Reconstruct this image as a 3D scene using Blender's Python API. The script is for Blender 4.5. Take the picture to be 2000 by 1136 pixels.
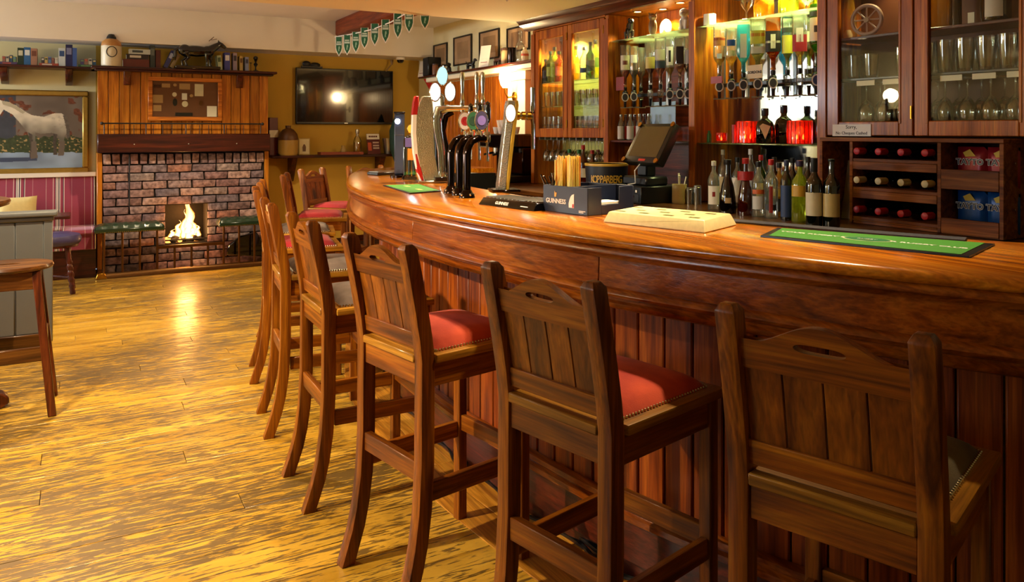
import bpy, bmesh, math, random
import numpy as np
from mathutils import Vector, Matrix
random.seed(7)
for o in list(bpy.data.objects): bpy.data.objects.remove(o)
SC = bpy.context.scene
COL = SC.collection
PI = math.pi
R = math.radians

# ---------------------------------------------------------------- camera
F_PX, HC, HOR, YAW = 1515.0, 1.40, 255.0, R(29.3)      # focal length in px of a 2000 px frame, eye height, horizon row, turn to the right
SY, CY = math.sin(YAW), math.cos(YAW)
cam = bpy.data.cameras.new('camera'); cam.sensor_width = 36.0; cam.lens = 36.0*F_PX/2000.0
cam.shift_y = -(568.0-HOR)/2000.0; cam.clip_start = .05; cam.clip_end = 60
cam_o = bpy.data.objects.new('camera', cam); COL.objects.link(cam_o)
cam_o.location = (0, 0, HC); cam_o.rotation_euler = (PI/2, 0, -YAW)
SC.camera = cam_o

# ---------------------------------------------------------------- colour management, world, main lights
vs = SC.view_settings
SC.display_settings.display_device = 'sRGB'
vs.view_transform = 'Standard'; vs.look = 'None'; vs.gamma = 1.0; vs.use_curve_mapping = False
vs.exposure = 0.25
cy = SC.cycles; cy.max_bounces = 7; cy.diffuse_bounces = 3; cy.glossy_bounces = 3; cy.transmission_bounces = 4; cy.transparent_max_bounces = 14; cy.caustics_reflective = False; cy.caustics_refractive = False
w = bpy.data.worlds.new('daylight'); SC.world = w; w.use_nodes = True
w.node_tree.nodes['Background'].inputs[0].default_value = (.62, .78, 1, 1)
w.node_tree.nodes['Background'].inputs[1].default_value = 1.0

def lamp(name, kind, loc, energy, color, target=None, **kw):
    L = bpy.data.lights.new(name, kind); L.energy = energy; L.color = color
    for k, v in kw.items(): setattr(L, k, v)
    o = bpy.data.objects.new(name, L); COL.objects.link(o); o.location = loc
    if target is not None:
        o.rotation_euler = (Vector(target)-Vector(loc)).to_track_quat('-Z', 'Y').to_euler()
    return o
WARM = (1, .80, .50); WARM2 = (1, .62, .26); DAY = (.80, .90, 1)
# daylight through the two windows of the left wall
for wy, wz, wh, we in ((2.6, 1.6, 1.1, 26), (8.45, 1.9, .46, 115)):
    lamp('window_daylight', 'AREA', (-3.45, wy, wz), we, DAY, (0, wy, wz-.4), shape='RECTANGLE', size=.85, size_y=wh)
# added fill points, then ceiling downlights: (x, y, z, energy, cone)
for p_ in ((-3.3, 4.9, 1.9), (-3.3, 7.0, 1.9)):
    lamp('added_fill_light', 'POINT', p_, 34, WARM, shadow_soft_size=.1)  # unseen fill without fittings, added to lift the ceiling and far bar front
SPOTS = [(-1.3, 2.75, 2.30, 370, 78, (.72, 3.45, .2)), (-.7, 3.7, 2.30, 130, 92), (-.1, 5.1, 2.30, 170, 125), (.9, 7.2, 2.58, 170, 120),
         (1.9, 1.75, 2.30, 100, 80), (1.85, 2.75, 2.30, 190, 82), (1.95, 4.1, 2.30, 170, 82), (2.3, 4.9, 2.30, 90, 75)]
SPOTS = [s if len(s) > 5 else s+((s[0], s[1], 0),) for s in SPOTS]      # the last entry is the point the fitting is turned to
for x, y, z, e, cone, aim in SPOTS:
    lamp('downlight_beam', 'SPOT', (x, y, z-.03), e, WARM, aim, spot_size=R(cone), spot_blend=.6, shadow_soft_size=.03)

# ---------------------------------------------------------------- pixel helpers (a pixel only gives a direction)
def ray(u, v):
    l = (u-1000)/F_PX
    return (l*CY+SY, CY-l*SY, -(v-HOR)/F_PX)
def atz(u, v, z):
    d = ray(u, v); t = (z-HC)/d[2]; return Vector((d[0]*t, d[1]*t, z))
def atx(u, v, X):
    d = ray(u, v); t = X/d[0]; return Vector((X, d[1]*t, HC+d[2]*t))
def aty(u, v, Y):
    d = ray(u, v); t = Y/d[1]; return Vector((d[0]*t, Y, HC+d[2]*t))
def fwd(x, y): return x*SY+y*CY
def zat(v, x, y): return HC-(v-HOR)*fwd(x, y)/F_PX

# ---------------------------------------------------------------- mesh helpers
class MB:
    def __init__(s): s.V = []; s.F = []; s.M = []; s.mi = 0; s.T = Matrix()
    def add(s, vs, fs):
        b = len(s.V); T = s.T
        s.V += [tuple(T @ Vector(v)) for v in vs]
        s.F += [tuple(b+i for i in f) for f in fs]; s.M += [s.mi]*len(fs)
        return s
    def box(s, x0, x1, y0, y1, z0, z1):
        return s.add([(x0,y0,z0),(x1,y0,z0),(x1,y1,z0),(x0,y1,z0),(x0,y0,z1),(x1,y0,z1),(x1,y1,z1),(x0,y1,z1)],
                     [(3,2,1,0),(4,5,6,7),(0,1,5,4),(1,2,6,5),(2,3,7,6),(3,0,4,7)])
    def cbox(s, c, d): return s.box(c[0]-d[0]/2, c[0]+d[0]/2, c[1]-d[1]/2, c[1]+d[1]/2, c[2]-d[2]/2, c[2]+d[2]/2)
    def prism(s, poly, a0, a1, ax='z'):
        n = len(poly)
        f = {'z': lambda p, a: (p[0], p[1], a), 'y': lambda p, a: (p[0], a, p[1]), 'x': lambda p, a: (a, p[0], p[1])}[ax]
        s.add([f(p, a0) for p in poly]+[f(p, a1) for p in poly],
              [tuple(range(n))[::-1], tuple(range(n, 2*n))]+[(i, (i+1) % n, n+(i+1) % n, n+i) for i in range(n)])
        return s
    def lathe(s, prof, n=16, c=(0,0,0), sq=None, ax='z', sy=1.0, a0=None, a1=None):
        full = a0 is None; m = n if full else n+1; vs = []
        for r, z in prof:
            for i in range(m):
                a = (2*PI*i/n+PI/n) if full else a0+(a1-a0)*i/n
                ca, sa = math.cos(a), math.sin(a); k = 1
                if sq: k = (abs(ca)**sq+abs(sa)**sq)**(-1/sq)
                p = (r*ca*k, r*sa*k*sy, z)
                if ax == 'x': p = (p[2], p[0], p[1])
                elif ax == 'y': p = (p[1], p[2], p[0])
                vs.append((p[0]+c[0], p[1]+c[1], p[2]+c[2]))
        fs = []
        for j in range(len(prof)-1):
            for i in range(n):
                a, b = j*m+i, j*m+(i+1) % m
                fs.append((a, b, b+m, a+m))
        if full and prof[0] != prof[-1]:
            if prof[0][0] > 1e-6: fs.append(tuple(range(m))[::-1])
            if prof[-1][0] > 1e-6: fs.append(tuple((len(prof)-1)*m+i for i in range(m)))
        return s.add(vs, fs)
    def tube(s, path, r, n=8, closed=False, sq=None, flat=1.0):
        P = [Vector(p) for p in path]; N = len(P); vs = []; up = None
        rr = r if isinstance(r, (list, tuple)) else [r]*N
        for i, p in enumerate(P):
            t = (P[(i+1) % N]-P[i-1]) if closed else (P[min(i+1, N-1)]-P[max(i-1, 0)])
            t.normalize()
            if up is None:
                up = Vector((0,0,1)) if abs(t.z) < .9 else Vector((1,0,0))
            a = t.cross(up).normalized(); b = a.cross(t).normalized(); up = b
            for k in range(n):
                q = 2*PI*k/n+(PI/n); ca, sa = math.cos(q), math.sin(q)
                kk = (abs(ca)**sq+abs(sa)**sq)**(-1/sq) if sq else 1
                vs.append(tuple(p+a*ca*rr[i]*kk+b*sa*rr[i]*kk*flat))
        fs = []
        for i in range(N if closed else N-1):
            for k in range(n):
                j = (i+1) % N
                fs.append((i*n+k, i*n+(k+1) % n, j*n+(k+1) % n, j*n+k))
        if not closed: fs += [tuple(range(n))[::-1], tuple((N-1)*n+k for k in range(n))]
        return s.add(vs, fs)
    def ball(s, c, r, nu=12, nv=8):
        r = (r, r, r) if not isinstance(r, (list, tuple)) else r
        vs = []; 
        for j in range(1, nv):
            ph = PI*j/nv
            for i in range(nu):
                a = 2*PI*i/nu
                vs.append((c[0]+r[0]*math.sin(ph)*math.cos(a), c[1]+r[1]*math.sin(ph)*math.sin(a), c[2]+r[2]*math.cos(ph)))
        fs = [(j*nu+i, (j+1)*nu+i, (j+1)*nu+(i+1) % nu, j*nu+(i+1) % nu) for j in range(nv-2) for i in range(nu)]
        t = len(vs); vs += [(c[0], c[1], c[2]+r[2]), (c[0], c[1], c[2]-r[2])]
        fs += [(t, i, (i+1) % nu) for i in range(nu)]
        b = (nv-2)*nu
        fs += [(t+1, b+(i+1) % nu, b+i) for i in range(nu)]
        return s.add(vs, fs)
    def grid(s, f, nu, nv):
        vs = [f(i/nu, j/nv) for j in range(nv+1) for i in range(nu+1)]
        return s.add(vs, [(j*(nu+1)+i, j*(nu+1)+i+1, (j+1)*(nu+1)+i+1, (j+1)*(nu+1)+i) for j in range(nv) for i in range(nu)])
    def mesh(s, name, mat, bevel=0, seg=1, smooth=True, angle=38, fix=True):
        me = bpy.data.meshes.new(name); me.from_pydata(s.V, [], s.F)
        if fix or bevel:
            bm = bmesh.new(); bm.from_mesh(me)
            lay = None
            for f, mi in zip(bm.faces, s.M): f.material_index = mi
            if fix: bmesh.ops.recalc_face_normals(bm, faces=bm.faces)
            if bevel:
                ed = [e for e in bm.edges if len(e.link_faces) == 2 and e.calc_face_angle(0) > .6]
                bmesh.ops.bevel(bm, geom=ed, offset=bevel, segments=seg, affect='EDGES', profile=.6, clamp_overlap=True)
            bm.to_mesh(me); bm.free()
        else:
            me.polygons.foreach_set('material_index', s.M)
        for m in (mat if isinstance(mat, (list, tuple)) else [mat]): me.materials.append(m)
        if smooth:
            me.shade_smooth(); me.set_sharp_from_angle(angle=R(angle))
        me.update()
        return me
    def build(s, name, mat, parent=None, **kw):
        return link(name, s.mesh(name, mat, **kw), parent)

def link(name, me, parent=None, loc=None, rz=None):
    o = bpy.data.objects.new(name, me); COL.objects.link(o)
    if parent is not None: o.parent = parent
    if loc is not None: o.location = loc
    if rz is not None: o.rotation_euler = (0, 0, rz)
    return o
def tag(o, label, cat, group=None):
    o['label'] = label; o['category'] = cat
    if group: o['group'] = group
    return o
def thing(name, label, cat, loc=(0,0,0), rz=0, group=None):
    o = bpy.data.objects.new(name, None); COL.objects.link(o); o.empty_display_size = .05
    o.location = loc; o.rotation_euler = (0, 0, rz)
    return tag(o, label, cat, group)
def struct(name, mb, mat, **kw):
    o = mb.build(name, mat, **kw); o['kind'] = 'structure'; return o
def dup(root, loc=None, rz=None, label=None):
    def cp(o, parent):
        c = o.copy(); COL.objects.link(c)
        if parent is not None:
            c.parent = parent
        for ch in list(o.children): cp(ch, c)
        return c
    r = cp(root, None)
    if loc is not None: r.location = loc
    if rz is not None: r.rotation_euler = (0, 0, rz)
    if label: r['label'] = label
    return r
def text(s, size, mat, parent, loc, rot, name='lettering', align='CENTER', sx=1.0, ext=.0006, bold=0):
    cu = bpy.data.curves.new('t', 'FONT'); cu.body = s; cu.size = size; cu.align_x = align; cu.align_y = 'CENTER'
    cu.resolution_u = 2; cu.extrude = ext; cu.offset = bold
    to = bpy.data.objects.new('t', cu)
    me = bpy.data.meshes.new_from_object(to); bpy.data.objects.remove(to); bpy.data.curves.remove(cu)
    me.name = name; me.materials.clear(); me.materials.append(mat)
    o = link(name, me, parent, loc); o.rotation_euler = rot; o.scale = (sx, 1, 1)
    return o

# ---------------------------------------------------------------- materials
def C(h, k=1.0):
    h = h.lstrip('#'); v = [int(h[i:i+2], 16)/255 for i in (0, 2, 4)]
    return tuple(((x/12.92) if x <= .04045 else ((x+.055)/1.055)**2.4)*k for x in v)+(1,)
def nmat(name):
    m = bpy.data.materials.new(name); m.use_nodes = True
    nt = m.node_tree; return m, nt, nt.nodes['Principled BSDF']
def setp(b, **kw):
    al = {'rough': 'Roughness', 'metal': 'Metallic', 'spec': 'Specular IOR Level', 'coat': 'Coat Weight', 'coatr': 'Coat Roughness', 'sheen': 'Sheen Weight',
          'emit': 'Emission Color', 'es': 'Emission Strength', 'base': 'Base Color', 'alpha': 'Alpha', 'trans': 'Transmission Weight', 'ior': 'IOR'}
    for k, v in kw.items(): b.inputs[al[k]].default_value = v
def plain(name, col, rough=.5, noise=.12, nscale=20, bump=0, **kw):
    m, nt, b = nmat(name); N, L = nt.nodes, nt.links
    setp(b, rough=rough, **kw)
    tc = N.new('ShaderNodeTexCoord'); nz = N.new('ShaderNodeTexNoise'); nz.inputs['Scale'].default_value = nscale; nz.inputs['Detail'].default_value = 4
    L.new(tc.outputs['Object'], nz.inputs['Vector'])
    mx = N.new('ShaderNodeMix'); mx.data_type = 'RGBA'; mx.blend_type = 'MIX'
    mx.inputs[6].default_value = tuple(c*(1-noise) for c in col[:3])+(1,); mx.inputs[7].default_value = tuple(min(1, c*(1+noise)) for c in col[:3])+(1,)
    L.new(nz.outputs['Fac'], mx.inputs[0]); L.new(mx.outputs[2], b.inputs['Base Color'])
    if bump:
        bp = N.new('ShaderNodeBump'); bp.inputs['Strength'].default_value = bump; bp.inputs['Distance'].default_value = .01
        L.new(nz.outputs['Fac'], bp.inputs['Height']); L.new(bp.outputs[0], b.inputs['Normal'])
    return m
def wood(name, dark, mid, light, axis='z', scale=1.0, rough=.38, coat=.35, var=.22, bump=.15, knots=0):
    m, nt, b = nmat(name); N, L = nt.nodes, nt.links
    setp(b, rough=rough, coat=coat, coatr=.18, spec=.3)
    tc = N.new('ShaderNodeTexCoord'); oi = N.new('ShaderNodeObjectInfo')
    ad = N.new('ShaderNodeVectorMath'); ad.operation = 'MULTIPLY_ADD'; cb = N.new('ShaderNodeCombineXYZ')
    for i in range(3): L.new(oi.outputs['Random'], cb.inputs[i])
    ad.inputs[1].default_value = (13, 17, 11); L.new(cb.outputs[0], ad.inputs[0]); L.new(tc.outputs['Object'], ad.inputs[2])
    def noise(al, ac, detail, dist):
        mp = N.new('ShaderNodeMapping'); mp.inputs['Scale'].default_value = [al if a == axis else ac for a in 'xyz']
        nz = N.new('ShaderNodeTexNoise'); nz.inputs['Scale'].default_value = scale; nz.inputs['Detail'].default_value = detail; nz.inputs['Distortion'].default_value = dist
        L.new(ad.outputs[0], mp.inputs[0]); L.new(mp.outputs[0], nz.inputs['Vector']); return nz
    n1 = noise(1.6, 24, 5, 1.2); n2 = noise(6, 170, 3, .3)
    rp = N.new('ShaderNodeValToRGB'); e = rp.color_ramp.elements
    e[0].position = .28; e[0].color = dark; e[1].position = .72; e[1].color = light
    q = rp.color_ramp.elements.new(.5); q.color = mid
    L.new(n1.outputs['Fac'], rp.inputs[0])
    mr = N.new('ShaderNodeMapRange'); mr.inputs['From Min'].default_value = .3; mr.inputs['From Max'].default_value = .7; mr.inputs['To Min'].default_value = .62; mr.inputs['To Max'].default_value = 1.15
    L.new(n2.outputs['Fac'], mr.inputs['Value'])
    rv = N.new('ShaderNodeMapRange'); rv.inputs['To Min'].default_value = 1-var; rv.inputs['To Max'].default_value = 1+var; L.new(oi.outputs['Random'], rv.inputs['Value'])
    ml = N.new('ShaderNodeMath'); ml.operation = 'MULTIPLY'; L.new(mr.outputs[0], ml.inputs[0]); L.new(rv.outputs[0], ml.inputs[1])
    vm = N.new('ShaderNodeVectorMath'); vm.operation = 'SCALE'; L.new(rp.outputs[0], vm.inputs[0]); L.new(ml.outputs[0], vm.inputs['Scale'])
    last = vm.outputs[0]
    if knots:
        vo = N.new('ShaderNodeTexVoronoi'); mp = N.new('ShaderNodeMapping'); mp.inputs['Scale'].default_value = [3 if a == axis else 6 for a in 'xyz']
        L.new(ad.outputs[0], mp.inputs[0]); L.new(mp.outputs[0], vo.inputs['Vector']); vo.inputs['Scale'].default_value = knots
        k2 = N.new('ShaderNodeMapRange'); k2.inputs['From Min'].default_value = .05; k2.inputs['From Max'].default_value = .12; k2.inputs['To Min'].default_value = .25
        L.new(vo.outputs['Distance'], k2.inputs['Value'])
        v2 = N.new('ShaderNodeVectorMath'); v2.operation = 'SCALE'; L.new(last, v2.inputs[0]); L.new(k2.outputs[0], v2.inputs['Scale']); last = v2.outputs[0]
    L.new(last, b.inputs['Base Color'])
    if bump:
        bp = N.new('ShaderNodeBump'); bp.inputs['Strength'].default_value = bump; bp.inputs['Distance'].default_value = .004
        L.new(n2.outputs['Fac'], bp.inputs['Height']); L.new(bp.outputs[0], b.inputs['Normal'])
    return m
def glow(name, col, s):
    m, nt, b = nmat(name); setp(b, base=(0, 0, 0, 1), emit=col, es=s, rough=.4); return m
def glassy(name, tint, gloss=.12, rough=.03, body=None, bw=0.0, fk=.8):
    """thin-walled glass: tinted see-through plus a fresnel gloss, optional cloudy body for liquids"""
    m = bpy.data.materials.new(name); m.use_nodes = True; nt = m.node_tree; N, L = nt.nodes, nt.links
    N.remove(N['Principled BSDF']); out = N['Material Output']
    tr = N.new('ShaderNodeBsdfTransparent'); tr.inputs[0].default_value = tint
    gl = N.new('ShaderNodeBsdfGlossy'); gl.inputs['Roughness'].default_value = rough; gl.inputs['Color'].default_value = (1, 1, 1, 1)
    base = tr.outputs[0]
    if body is not None:
        df = N.new('ShaderNodeBsdfTranslucent'); df.inputs[0].default_value = body
        d2 = N.new('ShaderNodeBsdfDiffuse'); d2.inputs[0].default_value = body
        m0 = N.new('ShaderNodeMixShader'); m0.inputs[0].default_value = .5; L.new(df.outputs[0], m0.inputs[1]); L.new(d2.outputs[0], m0.inputs[2])
        m1 = N.new('ShaderNodeMixShader'); m1.inputs[0].default_value = bw; L.new(base, m1.inputs[1]); L.new(m0.outputs[0], m1.inputs[2]); base = m1.outputs[0]
    lw = N.new('ShaderNodeLayerWeight'); lw.inputs[0].default_value = .25
    ma = N.new('ShaderNodeMath'); ma.operation = 'MULTIPLY_ADD'; ma.inputs[1].default_value = fk; ma.inputs[2].default_value = gloss*.35; ma.use_clamp = True
    L.new(lw.outputs['Fresnel'], ma.inputs[0])
    mx = N.new('ShaderNodeMixShader'); L.new(ma.outputs[0], mx.inputs[0]); L.new(base, mx.inputs[1]); L.new(gl.outputs[0], mx.inputs[2])
    L.new(mx.outputs[0], out.inputs[0]); return m

M = {}
OAK = (C('#4a2002'), C('#864606'), C('#aa6610'))
M['oak'] = wood('stool_oak', *OAK, 'z', 1.0, .42, .12)
M['oak_x'] = wood('stool_oak_across', *OAK, 'x', 1.0, .42, .12)
M['oak_seat'] = wood('stool_seat_oak', C('#74460c'), C('#a46c1a'), C('#c48c2c'), 'y', 1.0, .36, .3)
M['oak_strip'] = wood('stool_strip_oak', C('#74460c'), C('#a46c1a'), C('#c48c2c'), 'x', 1.0, .36, .3)
M['oak_back'] = wood('stool_back_boards', C('#482002'), C('#7c4005'), C('#9e5a0e'), 'z', .8, .42, .1, knots=.5)
M['bar_y'] = wood('bar_oak_lengthwise', C('#5a2204'), C('#94480a'), C('#b46418'), 'y', .8, .25, .45, var=.1)
M['bar_top'] = wood('bar_top_oak', C('#8a4208'), C('#bc680e'), C('#dc8e22'), 'y', .8, .16, .8, var=.08, bump=.04)
M['bar_z'] = wood('bar_panel_pine', C('#5a1e04'), C('#8e3e08'), C('#b25a12'), 'z', 1.0, .45, .1, var=.2)
M['cab'] = wood('cabinet_pine', C('#803606'), C('#b25c0e'), C('#cc7a1a'), 'z', 1.0, .4, .15, var=.1)
M['cab_y'] = wood('cabinet_pine_across', C('#803606'), C('#b25c0e'), C('#cc7a1a'), 'y', 1.0, .4, .15, var=.1)
M['mahog'] = wood('dark_mahogany', C('#2c0c05'), C('#4a180a'), C('#662410'), 'y', 1.0, .35, .4)
M['mahog_x'] = wood('dark_mahogany_across', C('#220a05'), C('#3c140a'), C('#54200e'), 'x', 1.0, .4, .3)
M['rust'] = wood('rack_walnut', C('#54290e'), C('#8a4c1c'), C('#a8682c'), 'y', 1.0, .6, .0)
M['pine'] = wood('chimney_pine', C('#944e0e'), C('#b06a18'), C('#c48026'), 'z', 1.0, .38, .25, var=.3, knots=.5)
M['pine_x'] = wood('case_pine', C('#84400c'), C('#b0621a'), C('#c87a28'), 'x', 1.0, .4, .3)
M['cream'] = plain('cream_ceiling', C('#f4e8c8'), .8, .04, 3)
M['white'] = plain('white_plaster', C('#e8e2da'), .85, .05, 3, .1)
M['ochre'] = plain('ochre_wall', C('#c8a038'), .8, .06, 4, .1)
M['paleochre'] = plain('pale_wall', C('#ddd2a4'), .8, .05, 4, .1)
M['grey'] = plain('grey_paint', C('#67696a'), .45, .06, 9)
M['black'] = plain('black_plastic', C('#0c0c0e'), .35, .1)
M['blackg'] = plain('black_gloss', C('#060607'), .08, .05, coat=.5)
M['navy'] = plain('navy_card', C('#1a2034'), .4, .1)
M['chrome'] = plain('chrome', C('#d8d8d6'), .08, .02, metal=1.0)
M['steel'] = plain('brushed_steel', C('#b8b6b0'), .28, .06, metal=1.0)
M['darkchrome'] = plain('dark_chrome', C('#3a2e2a'), .09, .05, metal=1.0)
M['brass'] = plain('brass', C('#b8862c'), .25, .1, metal=1.0)
M['bronze'] = plain('bronze', C('#6a4a2a'), .38, .15, metal=1.0)
M['iron'] = plain('black_iron', C('#121010'), .5, .2)
M['ivory'] = plain('ivory', C('#e6dcb8'), .5, .06)
M['paper'] = plain('white_paper', C('#ece8de'), .6, .03)
M['red'] = plain('red', C('#b01818'), .45, .1)
M['green'] = plain('green', C('#2e8a2c'), .6, .1)
M['yellow'] = plain('yellow', C('#d8b428'), .5, .08)
M['gold'] = plain('gold_print', C('#c89c34'), .4, .1)
M['ink'] = plain('dark_ink', C('#141214'), .6, .1)
M['glass'] = glassy('clear_glass', (.93, .95, .93, 1), .25)
M['pane'] = glassy('window_pane', (.97, .98, .96, 1), .03, .01, fk=.3)
M['shelfglass'] = glassy('green_shelf_glass', (.86, .95, .86, 1), .3, .02, C('#cfe8b0'), .22)
# ================================================================ ROOM SHELL
XW, YW = 3.70, 8.95            # right wall and far wall
ZL, ZH = 2.33, 2.62            # low ceiling over the bar, high ceiling beyond
def floor_mat():
    m, nt, b = nmat('worn_pine_floor'); N, L = nt.nodes, nt.links
    tc = N.new('ShaderNodeTexCoord'); oi = N.new('ShaderNodeObjectInfo'); geo = N.new('ShaderNodeNewGeometry')
    cb = N.new('ShaderNodeCombineXYZ'); [L.new(oi.outputs['Random'], cb.inputs[i]) for i in range(3)]
    ad = N.new('ShaderNodeVectorMath'); ad.operation = 'MULTIPLY_ADD'; ad.inputs[1].default_value = (31, 23, 17)
    L.new(cb.outputs[0], ad.inputs[0]); L.new(tc.outputs['Object'], ad.inputs[2])
    def noise(src, sc, detail, dist, rough=.55):
        mp = N.new('ShaderNodeMapping'); mp.inputs['Scale'].default_value = sc
        nz = N.new('ShaderNodeTexNoise'); nz.inputs['Scale'].default_value = 1; nz.inputs['Detail'].default_value = detail; nz.inputs['Distortion'].default_value = dist; nz.inputs['Roughness'].default_value = rough
        L.new(src, mp.inputs[0]); L.new(mp.outputs[0], nz.inputs['Vector']); return nz.outputs['Fac']
    def mr(src, a, b_, c, d):
        n = N.new('ShaderNodeMapRange'); n.inputs[1].default_value = a; n.inputs[2].default_value = b_; n.inputs[3].default_value = c; n.inputs[4].default_value = d
        L.new(src, n.inputs[0]); return n.outputs[0]
    def mth(op, a, b_):
        n = N.new('ShaderNodeMath'); n.operation = op
        for i, q in enumerate((a, b_)):
            if isinstance(q, (int, float)): n.inputs[i].default_value = q
            else: L.new(q, n.inputs[i])
        return n.outputs[0]
    grain = noise(ad.outputs[0], (4.2, 34, 20), 7, 1.8, .64)          # streaks of worn-through varnish along the board
    fine = noise(ad.outputs[0], (14, 115, 40), 4, .6)
    wear = noise(geo.outputs['Position'], (.55, .9, .5), 3, .6)   # foot traffic, in room space
    thr = mth('SUBTRACT', mth('ADD', mth('MULTIPLY', grain, .62), mth('MULTIPLY', fine, .38)), mth('MULTIPLY', mth('SUBTRACT', wear, .49), .5))
    dark = mr(thr, .482, .508, 1, 0)
    tone = noise(ad.outputs[0], (1.1, 9, 5), 3, .8)
    rp = N.new('ShaderNodeValToRGB'); e = rp.color_ramp.elements
    e[0].position = .25; e[0].color = C('#aa7a1c'); e[1].position = .75; e[1].color = C('#d8a93e'); L.new(tone, rp.inputs[0])
    mx = N.new('ShaderNodeMix'); mx.data_type = 'RGBA'; L.new(mth('MULTIPLY', dark, .86), mx.inputs[0]); L.new(rp.outputs[0], mx.inputs[6]); mx.inputs[7].default_value = C('#4a3410')
    rv = mr(oi.outputs['Random'], 0, 1, .84, 1.14)
    vm = N.new('ShaderNodeVectorMath'); vm.operation = 'SCALE'; L.new(mx.outputs[2], vm.inputs[0]); L.new(rv, vm.inputs['Scale'])
    L.new(vm.outputs[0], b.inputs['Base Color'])
    L.new(mr(dark, 0, 1, .26, .5), b.inputs['Roughness'])
    bp = N.new('ShaderNodeBump'); bp.inputs['Strength'].default_value = .25; bp.inputs['Distance'].default_value = .003
    L.new(thr, bp.inputs['Height']); L.new(bp.outputs[0], b.inputs['Normal'])
    setp(b, coat=.15, coatr=.2)
    return m
M['floor'] = floor_mat()
fl = struct('floor', MB().box(-3.6, XW, -2.5, YW, -.06, -.022), M['mahog'])
PW = .134
lens = [1.9, 2.3, 2.7, 3.1]
pm = [MB().box(-l/2+.001, l/2-.001, -PW/2+.0011, PW/2-.0011, -.02, 0).mesh('plank', M['floor'], bevel=.0012) for l in lens]
rnd = random.Random(3)
y = -2.5+PW/2; row = 0
while y < YW-.02:
    x = -3.6-rnd.random()*1.5
    while x < XW:
        k = rnd.randrange(4); l = lens[k]
        link('plank', pm[k], fl, (x+l/2, y, 0)) if x+l > -3.6 and x+l < XW+.8 else None
        if x+l >= XW+.8: link('plank', pm[0], fl, (XW-.95+.2, y, 0)) if x < XW-.6 else None
        x += l
    y += PW; row += 1

wl = MB(); WY = [(2.0, 3.2), (8.0, 8.9)]                      # left wall with two window openings
ys = -2.5
for a, b_ in WY:
    wl.box(-3.8, -3.6, ys, a, 0, ZH); wl.box(-3.8, -3.6, a, b_, 0, .95 if a < 5 else 1.62); wl.box(-3.8, -3.6, a, b_, 2.15, ZH); ys = b_
wl.box(-3.8, -3.6, ys, YW+.2, 0, ZH)
struct('wall_left', wl, M['paleochre'])
for i, (a, b_) in enumerate(WY):
    zs = (.95, 1.62)[i]
    wo = struct('window_%d' % (i+1), MB().box(-3.8, -3.62, a, a+.05, zs, 2.15).box(-3.8, -3.62, b_-.05, b_, zs, 2.15).box(-3.8, -3.62, a+.05, b_-.05, zs, zs+.05).box(-3.8, -3.62, a+.05, b_-.05, 2.1, 2.15)
                .box(-3.72, -3.69, (a+b_)/2-.02, (a+b_)/2+.02, zs+.05, 2.1), M['white'])
    for k in (0, 1):
        MB().box(-3.708, -3.702, a+.05+k*(b_-a-.1)/2, a+.05+(k+1)*(b_-a-.1)/2, zs+.05, 2.1).build('pane', M['pane'], wo)
struct('wall_right', MB().box(XW, XW+.2, -2.5, YW+.2, 0, ZH), M['paleochre'])
struct('wall_back', MB().box(.17, XW, YW, YW+.2, 0, ZH), M['ochre'])
struct('wall_alcove', MB().box(-3.6, .17, YW, YW+.2, 0, ZH), M['paleochre'])
struct('wall_front', MB().box(-3.8, XW+.2, -2.7, -2.5, 0, ZH), M['paleochre'])
struct('ceiling', MB().box(-3.8, XW+.2, -2.7, 5.82, ZL, ZH+.2), M['cream'])
struct('ceiling_high', MB().box(-3.8, XW+.2, 5.82, YW+.2, ZH, ZH+.2), M['white'])
struct('wall_bulkhead', MB().box(-3.6, XW, 8.50, YW, 2.265, ZH), M['white'])
struct('baseboard_back', MB().box(1.85, XW, YW-.02, YW, 0, .14), M['mahog_x'])
tag(MB().box(2.50, 2.72, 5.86, 8.46, 2.45, ZH).build('ceiling_beam', wood('beam_wood', C('#5c1c08'), C('#86320e'), C('#9c4818'), 'y', 1, .5, .1), bevel=.012),
    'reddish brown timber ceiling beam above the green bunting', 'beam')
# recessed downlight fittings
for i, (x, y, z, e, cone, aim) in enumerate(SPOTS):
    t = thing('ceiling_downlight', 'recessed ceiling downlight above '+['the floor left of the nearest stools', 'the floor left of the middle stools', 'the middle stools by the curving bar', 'the floor before the hearth', 'the long green bar mat', 'the gold box on the bar', 'the napkin caddy', 'the beer fonts'][i], 'downlight', (x, y, (ZL if y < 5.8 else ZH)), 0, 'ceiling downlights')
    MB().lathe([(.055, -.004), (.055, 0), (.04, 0), (.04, -.004), (.055, -.004)], 20).build('rim', M['chrome'], t)
    MB().lathe([(0, -.001), (.04, -.001)], 20).build('bulb', glow('bulb_glow', (1, .8, .5, 1), 8) if i == 0 else bpy.data.materials['bulb_glow'], t)

# ================================================================ CHIMNEY BREAST WITH BRICK FIREPLACE
YC = 8.55
fp = thing('fireplace', 'brick fireplace with pine boarded chimney breast and dark mantel beam', 'fireplace', (.98, YC, 0))
def P0(u, v=300): return aty(u, v, YC).x-.98
FX0, FX1 = P0(190)-.0, P0(524)+.0
HX0, HX1, HZ0, HZ1 = P0(323), P0(405), .24, zat(399, P0(365)+.98, YC)
mort = plain('dark_mortar', C('#1c1614'), .95, .3, 60, .4); soot = plain('soot', C('#140e0a'), .95, .4, 30, .3)
DW = .38
MB().box(FX0+.03, HX0, .012, DW, 0, 1.18).box(HX1, FX1-.03, .012, DW, 0, 1.18).box(HX0, HX1, .012, DW, HZ1, 1.18).box(HX0, HX1, .012, DW, 0, HZ0-.02).build('mortar_core', mort, fp)
MB().box(HX0, HX1, .30, DW, HZ0, HZ1).build('firebox_back', soot, fp)
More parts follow.
